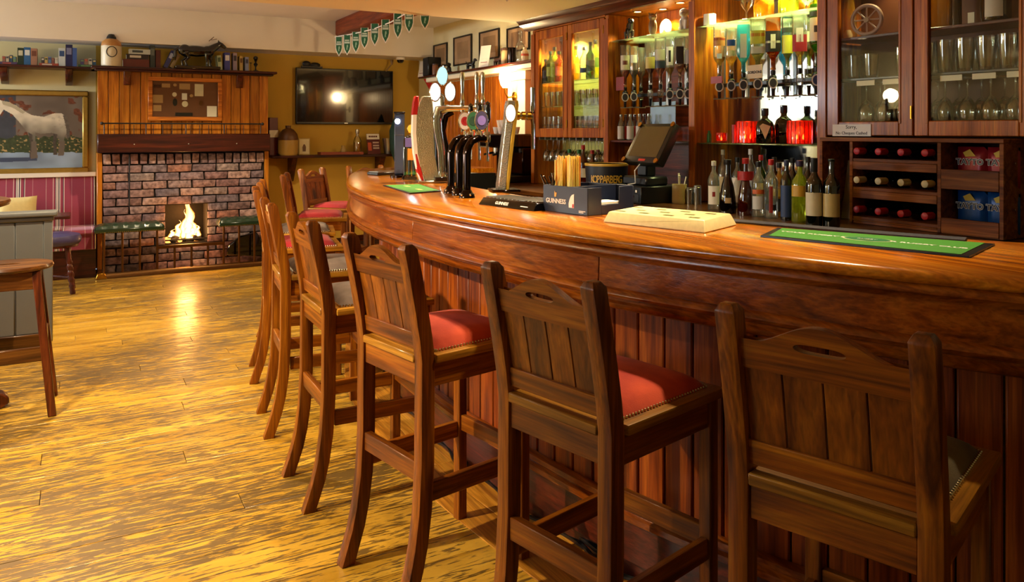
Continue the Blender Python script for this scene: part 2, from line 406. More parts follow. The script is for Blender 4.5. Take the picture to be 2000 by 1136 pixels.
def brick_mat():
    m, nt, b = nmat('old_brick'); N, L = nt.nodes, nt.links
    oi = N.new('ShaderNodeObjectInfo'); tc = N.new('ShaderNodeTexCoord'); nz = N.new('ShaderNodeTexNoise'); nz.inputs['Scale'].default_value = 26; nz.inputs['Detail'].default_value = 6
    va = N.new('ShaderNodeVectorMath'); va.operation = 'ADD'; L.new(tc.outputs['Object'], va.inputs[0]); cb = N.new('ShaderNodeCombineXYZ'); [L.new(oi.outputs['Random'], cb.inputs[i]) for i in range(3)]
    sc = N.new('ShaderNodeVectorMath'); sc.operation = 'SCALE'; sc.inputs['Scale'].default_value = 30; L.new(cb.outputs[0], sc.inputs[0]); L.new(sc.outputs[0], va.inputs[1]); L.new(va.outputs[0], nz.inputs['Vector'])
    rp = N.new('ShaderNodeValToRGB'); rp.color_ramp.interpolation = 'LINEAR'
    cols = ['#8e6458', '#80707a', '#7c5e60', '#aa8e88', '#6a6270', '#94695a', '#5c545e', '#9c8c8a']
    e = rp.color_ramp.elements; e[0].color = C(cols[0]); e[1].color = C(cols[-1])
    for i in range(1, 7): q = e.new(i/7); q.color = C(cols[i])
    L.new(oi.outputs['Random'], rp.inputs[0])
    r2 = N.new('ShaderNodeValToRGB'); r2.color_ramp.elements[0].position = .35; r2.color_ramp.elements[0].color = (.42, .36, .36, 1); r2.color_ramp.elements[1].position = .68; r2.color_ramp.elements[1].color = (1.35, 1.3, 1.28, 1)
    L.new(nz.outputs['Fac'], r2.inputs[0])
    mx = N.new('ShaderNodeMix'); mx.data_type = 'RGBA'; mx.blend_type = 'MULTIPLY'; mx.inputs[0].default_value = 1; L.new(rp.outputs[0], mx.inputs[6]); L.new(r2.outputs[0], mx.inputs[7]); L.new(mx.outputs[2], b.inputs['Base Color'])
    bp = N.new('ShaderNodeBump'); bp.inputs['Strength'].default_value = .6; bp.inputs['Distance'].default_value = .008; L.new(nz.outputs['Fac'], bp.inputs['Height']); L.new(bp.outputs[0], b.inputs['Normal'])
    setp(b, rough=.62, spec=.4); return m
M['brick'] = brick_mat()
def brick_mesh(l, h, k):
    r = random.Random(k); mb = MB().box(-l/2, l/2, -.012, .07, -h/2, h/2)
    mb.V = [(x+r.uniform(-.006, .006), yy+r.uniform(-.005, .004), z+r.uniform(-.004, .004)) for x, yy, z in mb.V]
    return mb.mesh('brick', M['brick'], bevel=.006, seg=2)
CH, BL = .0815, .232
bm_full = [brick_mesh(BL-.013, CH-.012, k) for k in range(5)]; bm_half = [brick_mesh(BL/2-.012, CH-.012, k) for k in range(5, 8)]
bm_sol = [brick_mesh(.066, .10, k) for k in range(8, 12)]
rb = random.Random(11)
nrow = 13
for r_ in range(nrow):
    z = CH*(r_+.5); x = FX0+.045-(0 if r_ % 2 else BL/2)
    while x < FX1-.04:
        a, b_ = max(x, FX0+.04), min(x+BL, FX1-.04)
        segs = [(a, b_)]
        if HZ0-.03 < z < HZ1+.02:
            segs = [q for q in ((a, min(b_, HX0)), (max(a, HX1), b_)) if q[1]-q[0] > .05] if (a < HX1 and b_ > HX0) else segs
        for a, b_ in segs:
            l = b_-a
            if l < .05: continue
            me = rb.choice(bm_full if l > .15 else bm_half); nat = (BL if l > .15 else BL/2)
            o = link('brick', me, fp, ((a+b_)/2, rb.uniform(-.006, .004), z)); o.scale = (l/nat, 1, 1); o.rotation_euler = (0, rb.uniform(-.012, .012), 0)
        x += BL
ns = 19
for i in range(ns):
    o = link('brick', rb.choice(bm_sol), fp, (FX0+.045+(i+.5)*(FX1-FX0-.09)/ns, rb.uniform(-.006, .003), CH*nrow+.058)); o.rotation_euler = (0, rb.uniform(-.02, .02), 0)
for s in (-1, 1):
    x = FX0+.02 if s < 0 else FX1-.02
    MB().box(x-.022, x+.022, -.012, DW, 0, 1.18).build('corner_post', M['pine'], fp, bevel=.004)
MB().box(FX0-.0, FX1+.0, -.10, DW, 1.185, 1.365).build('mantel_beam', M['mahog_x'], fp, bevel=.006)
bolt = MB().ball((0, 0, 0), .007, 8, 6).mesh('bolt', M['steel'])
for u in (261, 366, 459): link('bolt', bolt, fp, (P0(u), -.102, 1.265))
MB().box(FX0+.02, FX1-.02, .02, DW, 1.365, 1.995).build('breast_core', mort, fp)
nb = 17
bw = (FX1-FX0)/nb
bmesh_b = MB().box(-bw/2+.0025, bw/2-.0025, 0, .018, 1.366, 1.995).mesh('pine_board', M['pine'], bevel=.003)
for i in range(nb): link('pine_board', bmesh_b, fp, (FX0+(i+.5)*bw, 0, 0))
lp = MB().box(0, .02, 0, 1, 0, 1)
# long shelf over alcove and chimney breast, with corbels
sh = thing('mantel_shelf', 'long dark red wooden shelf running above painting and chimney breast', 'shelf', (0, 8.5, 2.0))
MB().box(-2.2, .30, .12, .44, 0, .022).build('shelf_board', M['mahog_x'], sh, bevel=.004)
MB().box(.12, 1.86, -.09, .44, .0, .025).build('shelf_board', M['mahog_x'], sh, bevel=.006)
MB().box(.15, 1.83, -.05, .05, -.02, 0).build('cornice_strip', M['mahog_x'], sh, bevel=.006)
def corbel(y0, y1, h): return MB().prism([(y0, 0), (y1, 0), (y1, -h), (y1-.03, -h), (y0+.02, -.05)], -.032, .032, 'x').mesh('corbel', M['mahog'], bevel=.004)
c1 = corbel(.17, .44, .15); c2 = corbel(-.03, .05, .15)
for u in (8, 135): link('corbel', c1, sh, (aty(u, 150, 8.8).x, 0, -.001))
for u in (249, 469): link('corbel', c2, sh, (aty(u, 150, 8.5).x, 0, -.001))

# painted horse picture (the picture itself is flat, coloured per point of the canvas)
px0, px1, pz0, pz1 = -1.465, aty(173, 250, 8.91).x, zat(337, .1, 8.91), zat(178, .1, 8.91)
def inpoly(X, Y, poly):
    ins = np.zeros(X.shape, bool); n = len(poly)
    for i in range(n):
        x1, y1 = poly[i]; x2, y2 = poly[(i+1) % n]
        c = ((y1 > Y) != (y2 > Y)) & (X < (x2-x1)*(Y-y1)/((y2-y1) or 1e-9)+x1); ins ^= c
    return ins
def vcol_mat(name, rough=.5):
    m, nt, b = nmat(name); a = nt.nodes.new('ShaderNodeVertexColor'); a.layer_name = 'Col'; nt.links.new(a.outputs[0], b.inputs['Base Color']); setp(b, rough=rough); return m
def smooth_noise(h, w_, cell, seed):
    r = np.random.RandomState(seed); a = r.rand(h//cell+3, w_//cell+3); yy, xx = np.mgrid[0:h, 0:w_]/cell
    y0, x0 = yy.astype(int), xx.astype(int); fy, fx = yy-y0, xx-x0; fy = fy*fy*(3-2*fy); fx = fx*fx*(3-2*fx)
    return (a[y0, x0]*(1-fy)+a[y0+1, x0]*fy)*(1-fx)+(a[y0, x0+1]*(1-fy)+a[y0+1, x0+1]*fy)*fx
def painting():
    W_, H_ = 300, 170
    # canvas pixel grid in photo pixels: u from -195 to 166, v from 183 to 331
    U, V = np.meshgrid(np.linspace(-195, 166, W_), np.linspace(183, 331, H_))
    n1, n2, n3 = smooth_noise(H_, W_, 22, 1), smooth_noise(H_, W_, 8, 2), smooth_noise(H_, W_, 3, 3)
    img = np.zeros((H_, W_, 3))
    def c(h): return np.array(C(h)[:3])
    img[:] = c('#6f645c'); img = img*(0.75+.5*n1[..., None])
    img = np.where((U < 26)[..., None] & (U > -60)[..., None], c('#3c4250')*(.8+.4*n2[..., None]), img)
    leaf = ((n2 > .62) & (V < 290) & (n1 > .45)); img = np.where(leaf[..., None], c('#6a3a28')*(.6+.8*n3[..., None]), img)
    hed = V > 272-10*n2; img = np.where(hed[..., None], c('#3c4a30')*(.5+.9*n3[..., None]), img)
    img = np.where((hed & (n3 > .8))[..., None], c('#b89a6a'), img)
    gr = V > 297+4*n2; img = np.where(gr[..., None], c('#8ea4c0')*(.7+.5*n1[..., None]), img)
    img = np.where((gr & (V > 309) & (V < 315+n2*3) & (U < 70))[..., None], c('#3e4a66'), img)
    body = [(-30, 232), (-26, 208), (-14, 190), (0, 195), (12, 197), (28, 204), (44, 215), (60, 223), (84, 226), (104, 219), (120, 218), (131, 225), (136, 240), (135, 256), (128, 266), (126, 282), (124, 302), (114, 302), (117, 280), (113, 262), (100, 259), (78, 261), (66, 258), (67, 280), (70, 306), (60, 306), (58, 284), (50, 258), (36, 240), (20, 222), (2, 212), (-8, 226), (-16, 240)]
    hb = inpoly(U, V, body)
    sh_ = np.clip((V-(214+.13*np.abs(U-62)**.9))/50, 0, 1); g = (1-.78*sh_**1.2)*(.88+.24*n2)
    g = g*(1-.5*np.exp(-((U-44)**2/60+(V-246)**2/160)))*(1-.35*np.exp(-((U-104)**2/90+(V-252)**2/90)))*(1+.18*np.exp(-((U-88)**2/900+(V-232)**2/40)))
    g = np.where((U > 100) & (V < 250) & (n3 > .72), g*.86, g)
    img = np.where(hb[..., None], c('#ddd6c4')*g[..., None], img)
    far = inpoly(U, V, [(104, 260), (112, 262), (110, 280), (112, 304), (104, 304), (103, 280)]) | inpoly(U, V, [(52, 258), (60, 262), (62, 282), (63, 309), (54, 309), (56, 284)])
    img = np.where(far[..., None], c('#4a4440')*(.8+.5*n3[..., None]), img)
    leg = inpoly(U, V, [(110, 270), (130, 264), (126, 306), (113, 306), (118, 284)]) | inpoly(U, V, [(58, 270), (68, 268), (71, 310), (57, 312)])
    img = np.where((leg & (V > 276))[..., None], c('#6a6058'), img)
    tail = inpoly(U, V, [(124, 222), (132, 224), (138, 240), (139, 268), (133, 272), (131, 250), (128, 236)])
    img = np.where(tail[..., None], c('#5c5650')*(.8+.6*n3[..., None]), img)
    img = np.where((inpoly(U, V, [(-2, 194), (14, 197), (30, 206), (46, 217), (40, 220), (20, 208), (0, 202)]))[..., None], c('#b0a890'), img)
    return img, W_, H_
img, W_, H_ = painting()
pt = thing('horse_painting', 'large gilt framed painting of a standing grey horse', 'painting', (0, 8.92, 0))
fw = .055
cv = MB(); cx0, cx1, cz0, cz1 = px0+fw, px1-fw, pz0+fw, pz1-fw
cv.grid(lambda a, b_: (cx0+(cx1-cx0)*a, -.006, cz1-(cz1-cz0)*b_), W_-1, H_-1)
cme = cv.mesh('canvas', vcol_mat('painted_canvas', .4), smooth=False, fix=False)
ca = cme.color_attributes.new('Col', 'FLOAT_COLOR', 'POINT')
ca.data.foreach_set('color', np.concatenate([img.reshape(-1, 3), np.ones((W_*H_, 1))], 1).astype(np.float32).ravel())
link('canvas', cme, pt)
gilt = plain('gilt', C('#a8883c'), .38, .2, 30, metal=.55)
fpf = [(px0, px1, pz1-fw, pz1), (px0, px1, pz0, pz0+fw), (px0, px0+fw, pz0+fw, pz1-fw), (px1-fw, px1, pz0+fw, pz1-fw)]
for a, b_, c_, d in fpf: MB().box(a, b_, -.03, .028, c_, d).build('frame_rail', gilt, pt, bevel=.01)
MB().box(px0+fw-.008, px1-fw+.008, -.004, .02, pz0+fw-.008, pz1-fw+.008).build('backing', M['mahog'], pt)

# display case
dc = thing('display_case', 'shallow pine display case of badges and labels on chimney boards', 'display case', (0, YC-.006, 0))
a, b_ = aty(289, 200, YC).x, aty(433, 200, YC).x; z1, z0 = zat(152, 1, YC), zat(236, 1, YC)
MB().box(a, b_, -.025, 0, z0, z0+.04).box(a, b_, -.025, 0, z1-.04, z1).box(a, a+.04, -.025, 0, z0+.04, z1-.04).box(b_-.04, b_, -.025, 0, z0+.04, z1-.04).build('frame', M['pine_x'], dc, bevel=.004)
MB().box(a+.04, b_-.04, -.004, 0, z0+.04, z1-.04).build('backboard', plain('case_back', C('#6a3c16'), .6, .2, 6), dc)
def case_item(u0, v0, u1, v1, mat, oval=False):
    p, q = aty(u0, v0, YC), aty(u1, v1, YC)
    cx, cz, rx, rz = (p.x+q.x)/2, (p.z+q.z)/2, abs(q.x-p.x)/2, abs(p.z-q.z)/2
    mb = MB()
    if oval: mb.prism([(cx+rx*math.cos(t*PI/8), cz+rz*math.sin(t*PI/8)) for t in range(16)], -.009, -.003, 'y')
    else: mb.box(cx-rx, cx+rx, -.008, -.003, cz-rz, cz+rz)
    mb.build('badge' if oval else 'paper_label', mat, dc)
tan, pale = plain('tan_card', C('#b08a58'), .6), plain('pale_card', C('#d8ccae'), .6)
for r_ in [(380, 164, 397, 188, pale), (298, 185, 318, 201, tan), (355, 182, 365, 195, M['paper']), (316, 163, 332, 171, tan), (350, 163, 371, 175, tan), (404, 207, 423, 228, M['paper']), (299, 205, 315, 217, tan), (300, 165, 314, 172, M['mahog'])]: case_item(*r_)
for r_ in [(336, 180, 345, 189, pale), (337, 192, 346, 207, M['black']), (355, 197, 367, 209, pale), (338, 163, 345, 169, tan), (370, 184, 377, 190, tan), (388, 196, 397, 206, M['bronze'])]: case_item(*r_, True)
MB().box(aty(342, 220, YC).x, aty(376, 220, YC).x, -.012, -.003, zat(226, 1, YC), zat(220, 1, YC)).build('dark_bar', M['black'], dc)
MB().box(a+.04, b_-.04, -.02, -.018, z0+.04, z1-.04).build('glass_front', M['pane'], dc)

# iron rail on mantel beam
ir = thing('mantel_rail', 'thin black iron gallery rail with ball ends along mantel beam', 'rail', (0, YC-.07, 1.366))
x0, x1 = aty(199, 240, YC-.07).x, aty(513, 240, YC-.07).x
MB().tube([(x0, 0, .105), (x1, 0, .105)], .0075, 8).build('top_bar', M['iron'], ir)
for x in (x0, x1): MB().ball((x, 0, .105), .016, 10, 8).build('ball_finial', M['iron'], ir)
pr = MB().tube([(0, 0, 0), (0, 0, .105)], .005, 8).mesh('upright', M['iron'])
for i in range(5): link('upright', pr, ir, (x0+.02+(x1-x0-.04)*i/4, 0, 0))
bmr = MB().tube([(0, 0, 0), (0, 0, .09)], .0028, 6).mesh('spindle', M['iron'])
for i in range(18):
    if i % 4: link('spindle', bmr, ir, (x0+.02+(x1-x0-.04)*i/17, 0, .0))
pk = tag(MB().tube([(aty(253, 400, 8.5).x, 8.51, zat(404, .5, 8.5)), (aty(253, 330, 8.5).x, 8.505, 1.16)], .006, 6).build('hanging_poker', M['iron']), 'thin black iron poker hanging against the brickwork', 'poker')

# fire: logs, embers, flames
fcx = (HX0+HX1)/2+.98
gr = thing('fire_grate', 'black iron fire grate holding glowing coals in the hearth', 'grate', (fcx, 8.66, 0))
MB().box(-.2, .2, -.09, .18, HZ0-.02, HZ0).build('tray', M['iron'], gr)
MB().box(-.21, .21, -.10, -.085, HZ0, HZ0+.02).box(-.21, .21, -.10, -.085, HZ0+.04, HZ0+.055).build('front_bars', M['iron'], gr)
coal = plain('charcoal', C('#1a1210'), .9, .3, 40, .5); ember = glow('embers', (1, .28, .04, 1), 5)
rc = random.Random(5)
for i in range(22):
    o = MB().ball((rc.uniform(-.17, .17), rc.uniform(-.06, .14), HZ0+.025+rc.random()*.035), (rc.uniform(.025, .045), .03, .025), 7, 5)
    o.build('coal', ember if i % 4 == 0 else coal, gr, smooth=False)
def flame_mat():
    m = bpy.data.materials.new('flame'); m.use_nodes = True; nt = m.node_tree; N, L = nt.nodes, nt.links; N.remove(N['Principled BSDF'])
    tc = N.new('ShaderNodeTexCoord'); sp = N.new('ShaderNodeSeparateXYZ'); L.new(tc.outputs['Object'], sp.inputs[0])
    lw = N.new('ShaderNodeLayerWeight'); lw.inputs[0].default_value = .5
    rp = N.new('ShaderNodeValToRGB'); e = rp.color_ramp.elements; e[0].position = .05; e[0].color = (1, .74, .30, 1); e[1].position = .75; e[1].color = (1, .14, .01, 1); q = e.new(.35); q.color = (1, .42, .06, 1)
    L.new(lw.outputs['Facing'], rp.inputs[0])
    mr = N.new('ShaderNodeMapRange'); mr.inputs[2].default_value = .42; mr.inputs[3].default_value = 4.5; mr.inputs[4].default_value = 1.2; L.new(sp.outputs[2], mr.inputs[0])
    em = N.new('ShaderNodeEmission'); L.new(rp.outputs[0], em.inputs[0]); L.new(mr.outputs[0], em.inputs[1])
    al = N.new('ShaderNodeValToRGB'); a = al.color_ramp.elements; a[0].position = .0; a[0].color = (.15, .15, .15, 1); a[1].position = .8; a[1].color = (1, 1, 1, 1); L.new(lw.outputs['Facing'], al.inputs[0])
    tr = N.new('ShaderNodeBsdfTransparent'); mx = N.new('ShaderNodeMixShader')
    L.new(al.outputs[0], mx.inputs[0]); L.new(em.outputs[0], mx.inputs[1]); L.new(tr.outputs[0], mx.inputs[2]); L.new(mx.outputs[0], N['Material Output'].inputs[0]); return m
fm = flame_mat()
fire = thing('fire', 'burning yellow and orange flames in the brick hearth', 'fire', (fcx, 8.65, HZ0+.045))
for dx, dy, h, r_, lean in [(.03, -.02, .40, .062, .015), (.03, .03, .43, .05, -.01), (-.02, .0, .27, .045, .03), (.085, .01, .24, .04, -.02), (-.075, .02, .17, .045, .02), (.125, .03, .13, .035, -.01), (.02, -.05, .22, .05, .01), (-.13, .04, .09, .04, .02), (.05, -.04, .15, .05, 0)]:
    mb = MB(); n = 14
    h *= 1.12; pth = [(dx+lean*(i/n)**1.4+.022*math.sin(i*.9+dx*40)*(i/n), dy, h*i/n) for i in range(n+1)]
    rr = [max(.0015, r_*(math.sin(PI*min(1, (i/n)*.9+.16))**.9)*(1-(i/n)**2*.75)*(.9+.15*math.sin(i*1.7+dx*30))) for i in range(n+1)]
    mb.tube(pth, rr, 12).build('flame_tongue', fm, fire)
lamp('fire_light', 'POINT', (fcx, 8.76, .55), 5, (1, .40, .10), shadow_soft_size=.1)
lamp('fire_light', 'POINT', (fcx, 8.52, .42), 14, (1, .45, .12), shadow_soft_size=.08)

# club fender with green leather seats
fd = thing('club_fender', 'bronze club fender with green buttoned leather seats around hearth', 'fender', (0, 0, 0))
YF = 8.30; xa, xb = .20, 1.72
MB().prism([(YF-.035, 0), (YF+.035, 0), (YF+.03, .03), (YF+.02, .05), (YF-.02, .05), (YF-.03, .03)], xa, xb, 'x').build('base_rail', M['bronze'], fd, bevel=.003)
for x in (xa, xb): MB().box(x-.025, x+.025, YF, 8.53, 0, .05).build('base_rail', M['bronze'], fd, bevel=.003)
for x in (xa, xb): MB().prism([(x-.05, 0), (x+.05, 0), (x+.03, .06), (x-.03, .06)], YF-.05, YF+.05, 'y').build('brass_corner', M['brass'], fd, bevel=.006)
pl = MB().tube([(0, 0, .05), (0, 0, .44)], .011, 8).mesh('post', M['bronze']); ps = MB().tube([(0, 0, .05), (0, 0, .255)], .011, 8).mesh('post', M['bronze'])
tcx = [aty(u, 450, YF).x for u in (203, 239, 273, 307, 341, 374, 406, 437, 467, 497)]
for u, x in zip((203, 239, 273, 307, 341, 374, 406, 437, 467, 497), tcx): link('post', ps if 330 < u < 420 else pl, fd, (x, YF, 0))
MB().box(tcx[3], tcx[7], YF-.014, YF+.014, .245, .275).build('low_rail', M['bronze'], fd, bevel=.003)
leather = plain('green_leather', C('#14301e'), .3, .25, 25, coat=.4)
def pad(xa_, xb_):
    n = max(2, int((xb_-xa_)/.012)); D0, D1 = YF-.10, YF+.12
    def f(a, b_):
        e = (1-abs(2*a-1)**10)*(1-abs(2*b_-1)**6); x, yv = a*(xb_-xa_), b_*(D1-D0)
        tuft = .012*abs(math.sin(PI*(x/.09+yv/.12)))*abs(math.sin(PI*(x/.09-yv/.12)))
        return (xa_+x, D0+yv, .475+(.035+tuft)*max(e, 0)**.5)
    mb = MB().grid(f, n, 16)
    return mb.build('leather_pad', leather, fd, fix=False)
for a_, b_ in ((aty(184, 440, YF-.1).x, aty(322, 440, YF-.1).x), (aty(429, 430, YF-.1).x, 1.75)):
    pad(a_, b_)
    MB().box(a_, b_, YF-.10, YF+.12, .435, .476).build('seat_board', leather, fd, bevel=.006)
    nl = MB()
    k = int((b_-a_)/.016)
    for i in range(k): nl.ball((a_+(i+.5)*(b_-a_)/k, YF-.103, .443), .0045, 5, 4)
    o = nl.build('nail_trim', M['brass'], fd); o['kind'] = 'stuff'
for s_, x in ((0, xa), (1, xb)):
    MB().box(x-.05, x+.05, YF+.12, 8.52, .435, .49).build('side_pad', leather, fd, bevel=.015)
tag(MB().prism([(aty(u, v, 8.45).x, zat(v, aty(u, v, 8.45).x, 8.45)) for u, v in ((441, 497), (446, 478), (470, 460), (500, 452), (512, 470), (512, 500))], 8.42, 8.48, 'y').build('coal_scuttle', M['blackg'], bevel=.01), 'black coal scuttle behind the right end of the fender', 'scuttle')

# ================================================================ BENCH ON THE LEFT
def stripe_mat():
    m, nt, b = nmat('striped_moquette'); N, L = nt.nodes, nt.links
    tc = N.new('ShaderNodeTexCoord'); sp = N.new('ShaderNodeSeparateXYZ'); L.new(tc.outputs['Object'], sp.inputs[0])
    mm = N.new('ShaderNodeMath'); mm.operation = 'MODULO'; dv = N.new('ShaderNodeMath'); dv.operation = 'ADD'; dv.inputs[1].default_value = 10.0-.107; L.new(sp.outputs[0], dv.inputs[0]); L.new(dv.outputs[0], mm.inputs[0]); mm.inputs[1].default_value = .33
    sc = N.new('ShaderNodeMath'); sc.operation = 'DIVIDE'; sc.inputs[1].default_value = .33; L.new(mm.outputs[0], sc.inputs[0])
    rp = N.new('ShaderNodeValToRGB'); rp.color_ramp.interpolation = 'CONSTANT'; e = rp.color_ramp.elements
    st = [(0, '#8a3048'), (.18, '#c8b0a8'), (.19, '#8a3048'), (.36, '#d8ccc0'), (.375, '#8a3048'), (.42, '#2a2438'), (.435, '#d8d0c4'), (.455, '#6a3048'), (.47, '#d8d0c4'), (.50, '#4a3848'), (.53, '#d8d0c4'), (.55, '#8a3048'), (.62, '#2a2438'), (.64, '#d8ccc0'), (.655, '#8a3048'), (.84, '#b88a90'), (.85, '#8a3048')]
    e[0].color = C(st[0][1]); e[1].position = st[1][0]; e[1].color = C(st[1][1])
    for p, c in st[2:]: q = e.new(p); q.color = C(c)
    L.new(sc.outputs[0], rp.inputs[0]); L.new(rp.outputs[0], b.inputs['Base Color']); setp(b, rough=.9, sheen=.3); return m
M['stripe'] = stripe_mat()
be = thing('bench_seat', 'long wall bench upholstered in maroon striped fabric', 'bench', (0, 0, 0))
MB().grid(lambda a, b_: (-2.2+2.36*a, 8.85-.03*math.sin(PI*b_)+.07*b_-.02, .44+.50*b_), 2, 8).build('back_cushion', M['stripe'], be, fix=False)
MB().prism([(8.40, .40), (8.37, .43), (8.39, .455), (8.45, .465), (8.84, .46), (8.84, .30), (8.39, .27)], -2.2, .16, 'x').build('seat_cushion', M['stripe'], be, bevel=.008)
MB().box(-2.2, .16, 8.43, 8.9, 0, .30).build('plinth', M['mahog_x'], be)
MB().box(-2.2, .17, 8.88, 8.93, .94, .985).build('top_trim', M['white'], be, bevel=.004)
def cushion_obj(name, label, loc, s, rz, tilt, mat, cat='cushion'):
    def f(sgn):
        def g(a, b_):
            x, z = 2*a-1, 2*b_-1; t = max(0, (1-x**4)*(1-z**4))**.6
            k = 1-.07*(1-abs(x)**2)*abs(z)**3-.0
            return (x*s[0]/2*(1-.06*(1-z*z)*abs(x)**3), sgn*t*s[1]/2, z*s[2]/2*k)
        return g
    mb = MB().grid(f(1), 12, 12).grid(f(-1), 12, 12)
    o = mb.build(name, mat); o.location = loc; o.rotation_euler = (tilt, 0, rz); tag(o, label, cat); return o
cushion_obj('cushion', 'cream scatter cushion leaning on the striped bench', (aty(32, 395, 8.68).x, 8.70, .62), (.34, .14, .32), .1, -.25, plain('cream_linen', C('#d0bc80'), .9, .1, 40, .1))
cushion_obj('cushion', 'maroon striped scatter cushion at the left of the bench', (-.42, 8.50, .52), (.36, .09, .22), -.1, -1.5, M['stripe'])
# ================================================================ BAR COUNTER (bowed front)
BZ = 1.10
raw = [(2.75, -.45), (2.35, -.05), (2.05, .3), (1.83, .6), (1.675, .863), (1.58, 1.044), (1.484, 1.294), (1.38, 1.60), (1.29, 1.90), (1.232, 2.339), (1.195, 2.75), (1.19, 3.179), (1.225, 3.65), (1.29, 4.08), (1.39, 4.45), (1.535, 4.90), (1.72, 5.40), (1.88, 5.70), (2.08, 5.93), (2.30, 6.06), (2.62, 6.12), (2.92, 6.14)]
def catmull(P, step):
    P = [Vector(p) for p in P]; out = []
    for i in range(len(P)-1):
        p0, p1, p2, p3 = P[max(i-1, 0)], P[i], P[i+1], P[min(i+2, len(P)-1)]
        for k in range(12):
            t = k/12; out.append(.5*((2*p1)+(p2-p0)*t+(2*p0-5*p1+4*p2-p3)*t*t+(3*p1-p0-3*p2+p3)*t**3))
    out.append(P[-1])
    for _ in range(60): out = [out[0]]+[(out[i-1]+out[i]*2+out[i+1])/4 for i in range(1, len(out)-1)]+[out[-1]]
    res = [out[0]]; acc = 0
    for a, b_ in zip(out, out[1:]):
        d = (b_-a).length
        while acc+d >= step:
            a = a+(b_-a).normalized()*(step-acc); d = (b_-a).length; acc = 0; res.append(a.copy())
        acc += d
    return res
EDGE = catmull(raw, .05)
def frames(E_):
    fr = []
    for i, p in enumerate(E_):
        t = (E_[min(i+1, len(E_)-1)]-E_[max(i-1, 0)]).normalized(); fr.append((p, t, Vector((-t.y, t.x))))
    return fr
FR = frames(EDGE)
def sweep(mb, prof, fr, closed=True, cap=True):
    n = len(prof); vs = []
    for p, t, nn in fr:
        for a, z in prof: q = p+nn*a; vs.append((q.x, q.y, z))
    fs = []; m = n if closed else n-1
    for i in range(len(fr)-1):
        for k in range(m): fs.append((i*n+k, i*n+(k+1) % n, (i+1)*n+(k+1) % n, (i+1)*n+k))
    if cap and closed: fs += [tuple(range(n))[::-1], tuple((len(fr)-1)*n+k for k in range(n))]
    return mb.add(vs, fs)
bar = thing('bar_counter', 'long bowed wooden bar counter with polished top and boarded front', 'bar counter', (0, 0, 0))
BWID = .60
sweep(MB(), [(-BWID, BZ), (-.004, BZ), (.008, BZ-.006), (.012, BZ-.016), (.008, BZ-.026), (-.002, BZ-.032), (-BWID, BZ-.032)], FR).build('counter_top', M['bar_top'], bar, angle=50)
sweep(MB(), [(-.03, BZ-.032), (-.002, BZ-.032), (.006, BZ-.040), (.006, BZ-.050), (-.004, BZ-.058), (-.008, BZ-.066), (-.03, BZ-.068)], FR).build('edge_moulding', M['bar_y'], bar, angle=50)
cuts = [0]+[i for i in range(len(FR)) if i % 23 == 9]+[len(FR)-1]
for a, b_ in zip(cuts, cuts[1:]):
    if b_-a < 2: continue
    f2 = FR[a:b_+1]; f2 = [(f2[0][0]+f2[0][1]*.0012,)+f2[0][1:]]+f2[1:-1]+[(f2[-1][0]-f2[-1][1]*.0012,)+f2[-1][1:]]
    sweep(MB(), [(-.035, BZ-.066), (-.016, BZ-.066), (-.012, BZ-.148), (-.035, BZ-.148)], f2).build('fascia_board', M['bar_y'], bar, bevel=.0015)
sweep(MB(), [(-.04, BZ-.146), (-.008, BZ-.146), (.004, BZ-.152), (.008, BZ-.162), (.002, BZ-.172), (-.008, BZ-.176), (-.008, BZ-.182), (.0, BZ-.188), (-.004, BZ-.200), (-.02, BZ-.208), (-.04, BZ-.208)], FR).build('lower_moulding', M['bar_y'], bar, angle=50)
sweep(MB(), [(-.22, BZ-.19), (-.03, BZ-.19), (-.03, BZ-.2), (-.22, BZ-.2)], FR).build('soffit_board', M['bar_y'], bar)
REC = .195
# vertical boards on the recessed front
PF = frames(catmull([tuple(p-(n*REC)) for p, t, n in FR[::3] for n in [-(-n)]] if False else [tuple(p+n*(-REC)) for p, t, n in FR[::3]], .096))
bb = MB().box(-.0455, .0455, 0, .014, .20, BZ-.195).mesh('panel_board', M['bar_z'], bevel=.004)
for p, t, n in PF:
    link('panel_board', bb, bar, (p.x, p.y, 0), math.atan2(t.y, t.x)+PI)
back = [(p+n*(-REC-.02), t, n) for p, t, n in FR]
sweep(MB(), [(-.02, .0), (0, .0), (0, BZ-.19), (-.02, BZ-.19)], back).build('carcass', M['mahog'], bar)
sweep(MB(), [(-REC, .20), (-REC+.022, .20), (-REC+.034, .208), (-REC+.034, .226), (-REC+.024, .234), (-REC+.030, .242), (-REC+.026, .256), (-REC+.012, .262), (-REC, .262)], FR).build('base_rail', M['bar_y'], bar, angle=50)
sweep(MB(), [(-REC-.005, .075), (-REC+.012, .075), (-REC+.012, .20), (-REC-.005, .20)], FR).build('plinth_board', M['mahog'], bar)
# service side shelf under the counter top
sweep(MB(), [(-BWID-.02, .0), (-BWID+.02, .0), (-BWID+.02, BZ-.04), (-BWID-.02, BZ-.04)], FR).build('service_panel', M['black'], bar)
# border boards on the floor at the foot of the bar
bd = wood('border_pine', C('#9a5a14'), C('#c88426'), C('#dc9c38'), 'y', 1, .4, .2)
cu = list(range(30, len(FR), 24))
for r0, r1 in ((-.25, -.115), (-.113, .02)):
    for a, b_ in zip(cu, cu[1:]+[len(FR)-1]):
        if b_-a > 2:
            o = sweep(MB(), [(r0, 0), (r1, 0), (r1, .0045), (r0, .0045)], FR[a:b_+1]).build('border_plank', bd, fl, bevel=.001)
